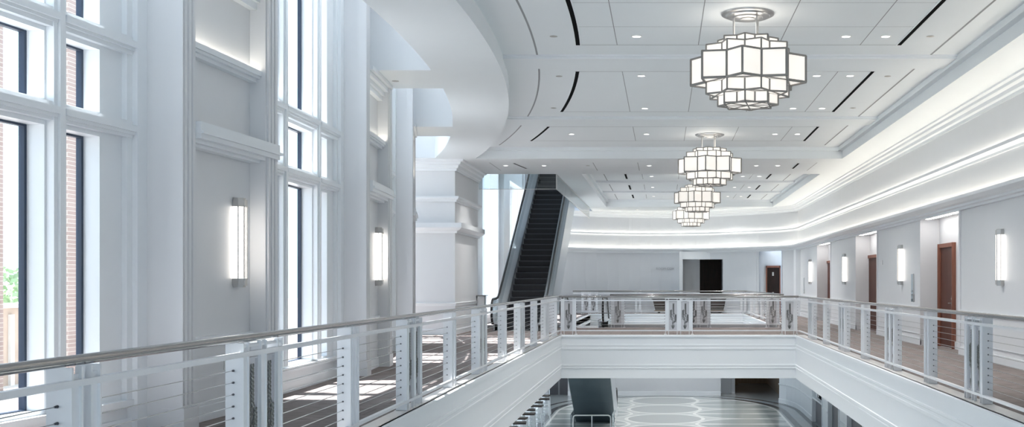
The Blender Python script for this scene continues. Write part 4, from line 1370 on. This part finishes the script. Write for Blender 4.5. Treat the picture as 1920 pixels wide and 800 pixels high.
# barrier under the escalator
r = empty('barrier_rail', (-2.34, 36.0, ZL)); tag(r, 'low white tube barrier under the descending escalator', 'barrier')
h = MB(); h.tube([(-0.62, 0, 0), (-0.62, 0, 0.84), (-0.60, 0, 0.91), (-0.54, 0, 0.94), (0.54, 0, 0.94), (0.60, 0, 0.91), (0.62, 0, 0.84), (0.62, 0, 0)], 0.022, 10); h.build('top_tube', M_stoolw, r)
h = MB(); h.tube([(0, 0, 0), (0, 0, 0.93)], 0.018, 8); h.build('post', M_stoolw, r)
h = MB(); h.box(-0.72, -0.66, 0.1, 1.4, 0, 0.95); h.build('glass_panel', M_bglass, r); h = MB(); h.box(0.66, 0.74, 0.1, 1.4, 0, 0.95); h.build('glass_panel', M_bglass, r)

# ------------------------------------------------------------------ outdoors
mb = MB(); mb.box(-400, -7.6, -200, 400, -4.3, -4.1); mb.box(-17, -5.6, 4, 26, -0.6, -0.4); struct(mb.build('floor.002', M_ground), 'pale paving outside the windows', 'ground')
for (x, y, nm) in ((-9.05, 14.6, 'at the left edge of the nearest window'), (-9.09, 16.6, 'seen through the narrow side light of the nearest window')):
    p = MB(); p.box(-0.15, 0.15, -0.15, 0.15, 0, 9); o = p.build('brick_pillar', M_brick, None, (x, y, -0.4)); tag(o, 'pink brick pillar outside, ' + nm, 'pillar', 'brick pillars outside')
r = empty('terrace_wall', (-11.8, 18.0, -0.72)); tag(r, 'tan terrace parapet with battens outside the nearest window', 'parapet')
p = MB(); p.box(-0.15, 0.0, -9, 9, 0, 1.72); p.build('panel', M_fence, r)
p = MB(); p.box(-0.2, 0.08, -9, 9, 1.72, 1.80); p.build('coping', M_stone, r)
for i in range(24):
    if i == 0:
        p = MB(); p.box(0.0, 0.05, 0, 0.12, 0.3, 1.6); b0 = p.build('batten', M_stone, r); o = b0
    else:
        o = b0.copy(); COL.objects.link(o); o.parent = r
    o.location = (0, -8.8+i*0.75, 0)
p = MB()
n = 40
for i in range(n):
    a0 = 60+i*8; h0 = 4+0.6*math.sin(i*0.7)+0.4*math.sin(i*1.9); h1 = 4+0.6*math.sin((i+1)*0.7)+0.4*math.sin((i+1)*1.9)
    p.hexa([(-260, a0, -1), (-160, a0, -1), (-160, a0+8, -1), (-260, a0+8, -1), (-260, a0, h0), (-230, a0, h0*0.85), (-230, a0+8, h1*0.85), (-260, a0+8, h1)])
struct(p.build('trim_17', M_hill), 'hazy blue hills on the horizon', 'hills')


def tree(x, y, h, rad, label):
    r = empty('tree', (x, y, -4.1)); tag(r, label, 'tree', 'trees beyond the terrace')
    tk = MB(); tk.tube([(0, 0, 0), (0.05, 0, h*0.4), (0, 0.1, h*0.8)], [0.12, 0.09, 0.04], 8); tk.build('trunk', M_bark, r)
    lf = MB()
    for i in range(900):
        while True:
            v = Vector((random.uniform(-1, 1), random.uniform(-1, 1), random.uniform(-1, 1)))
            if 0.25 < v.length < 1: break
        c = Vector((v.x*rad, v.y*rad, h*0.72+v.z*rad*0.9)); s_ = 0.13
        a = Vector((random.uniform(-1, 1), random.uniform(-1, 1), random.uniform(-1, 1))).normalized()*s_
        b_ = a.cross(Vector((random.uniform(-1, 1), random.uniform(-1, 1), 0.3))).normalized()*s_*0.6
        lf.add([c-a, c+b_, c+a, c-b_], [(0, 1, 2, 3)])
    lf.build('foliage', M_leaf, r)


tree(-21, 34.5, 6.3, 1.5, 'bushy green tree beyond the terrace, nearest the window edge')
tree(-24.6, 40.5, 6.6, 1.6, 'bushy green tree beyond the terrace, left of the other')
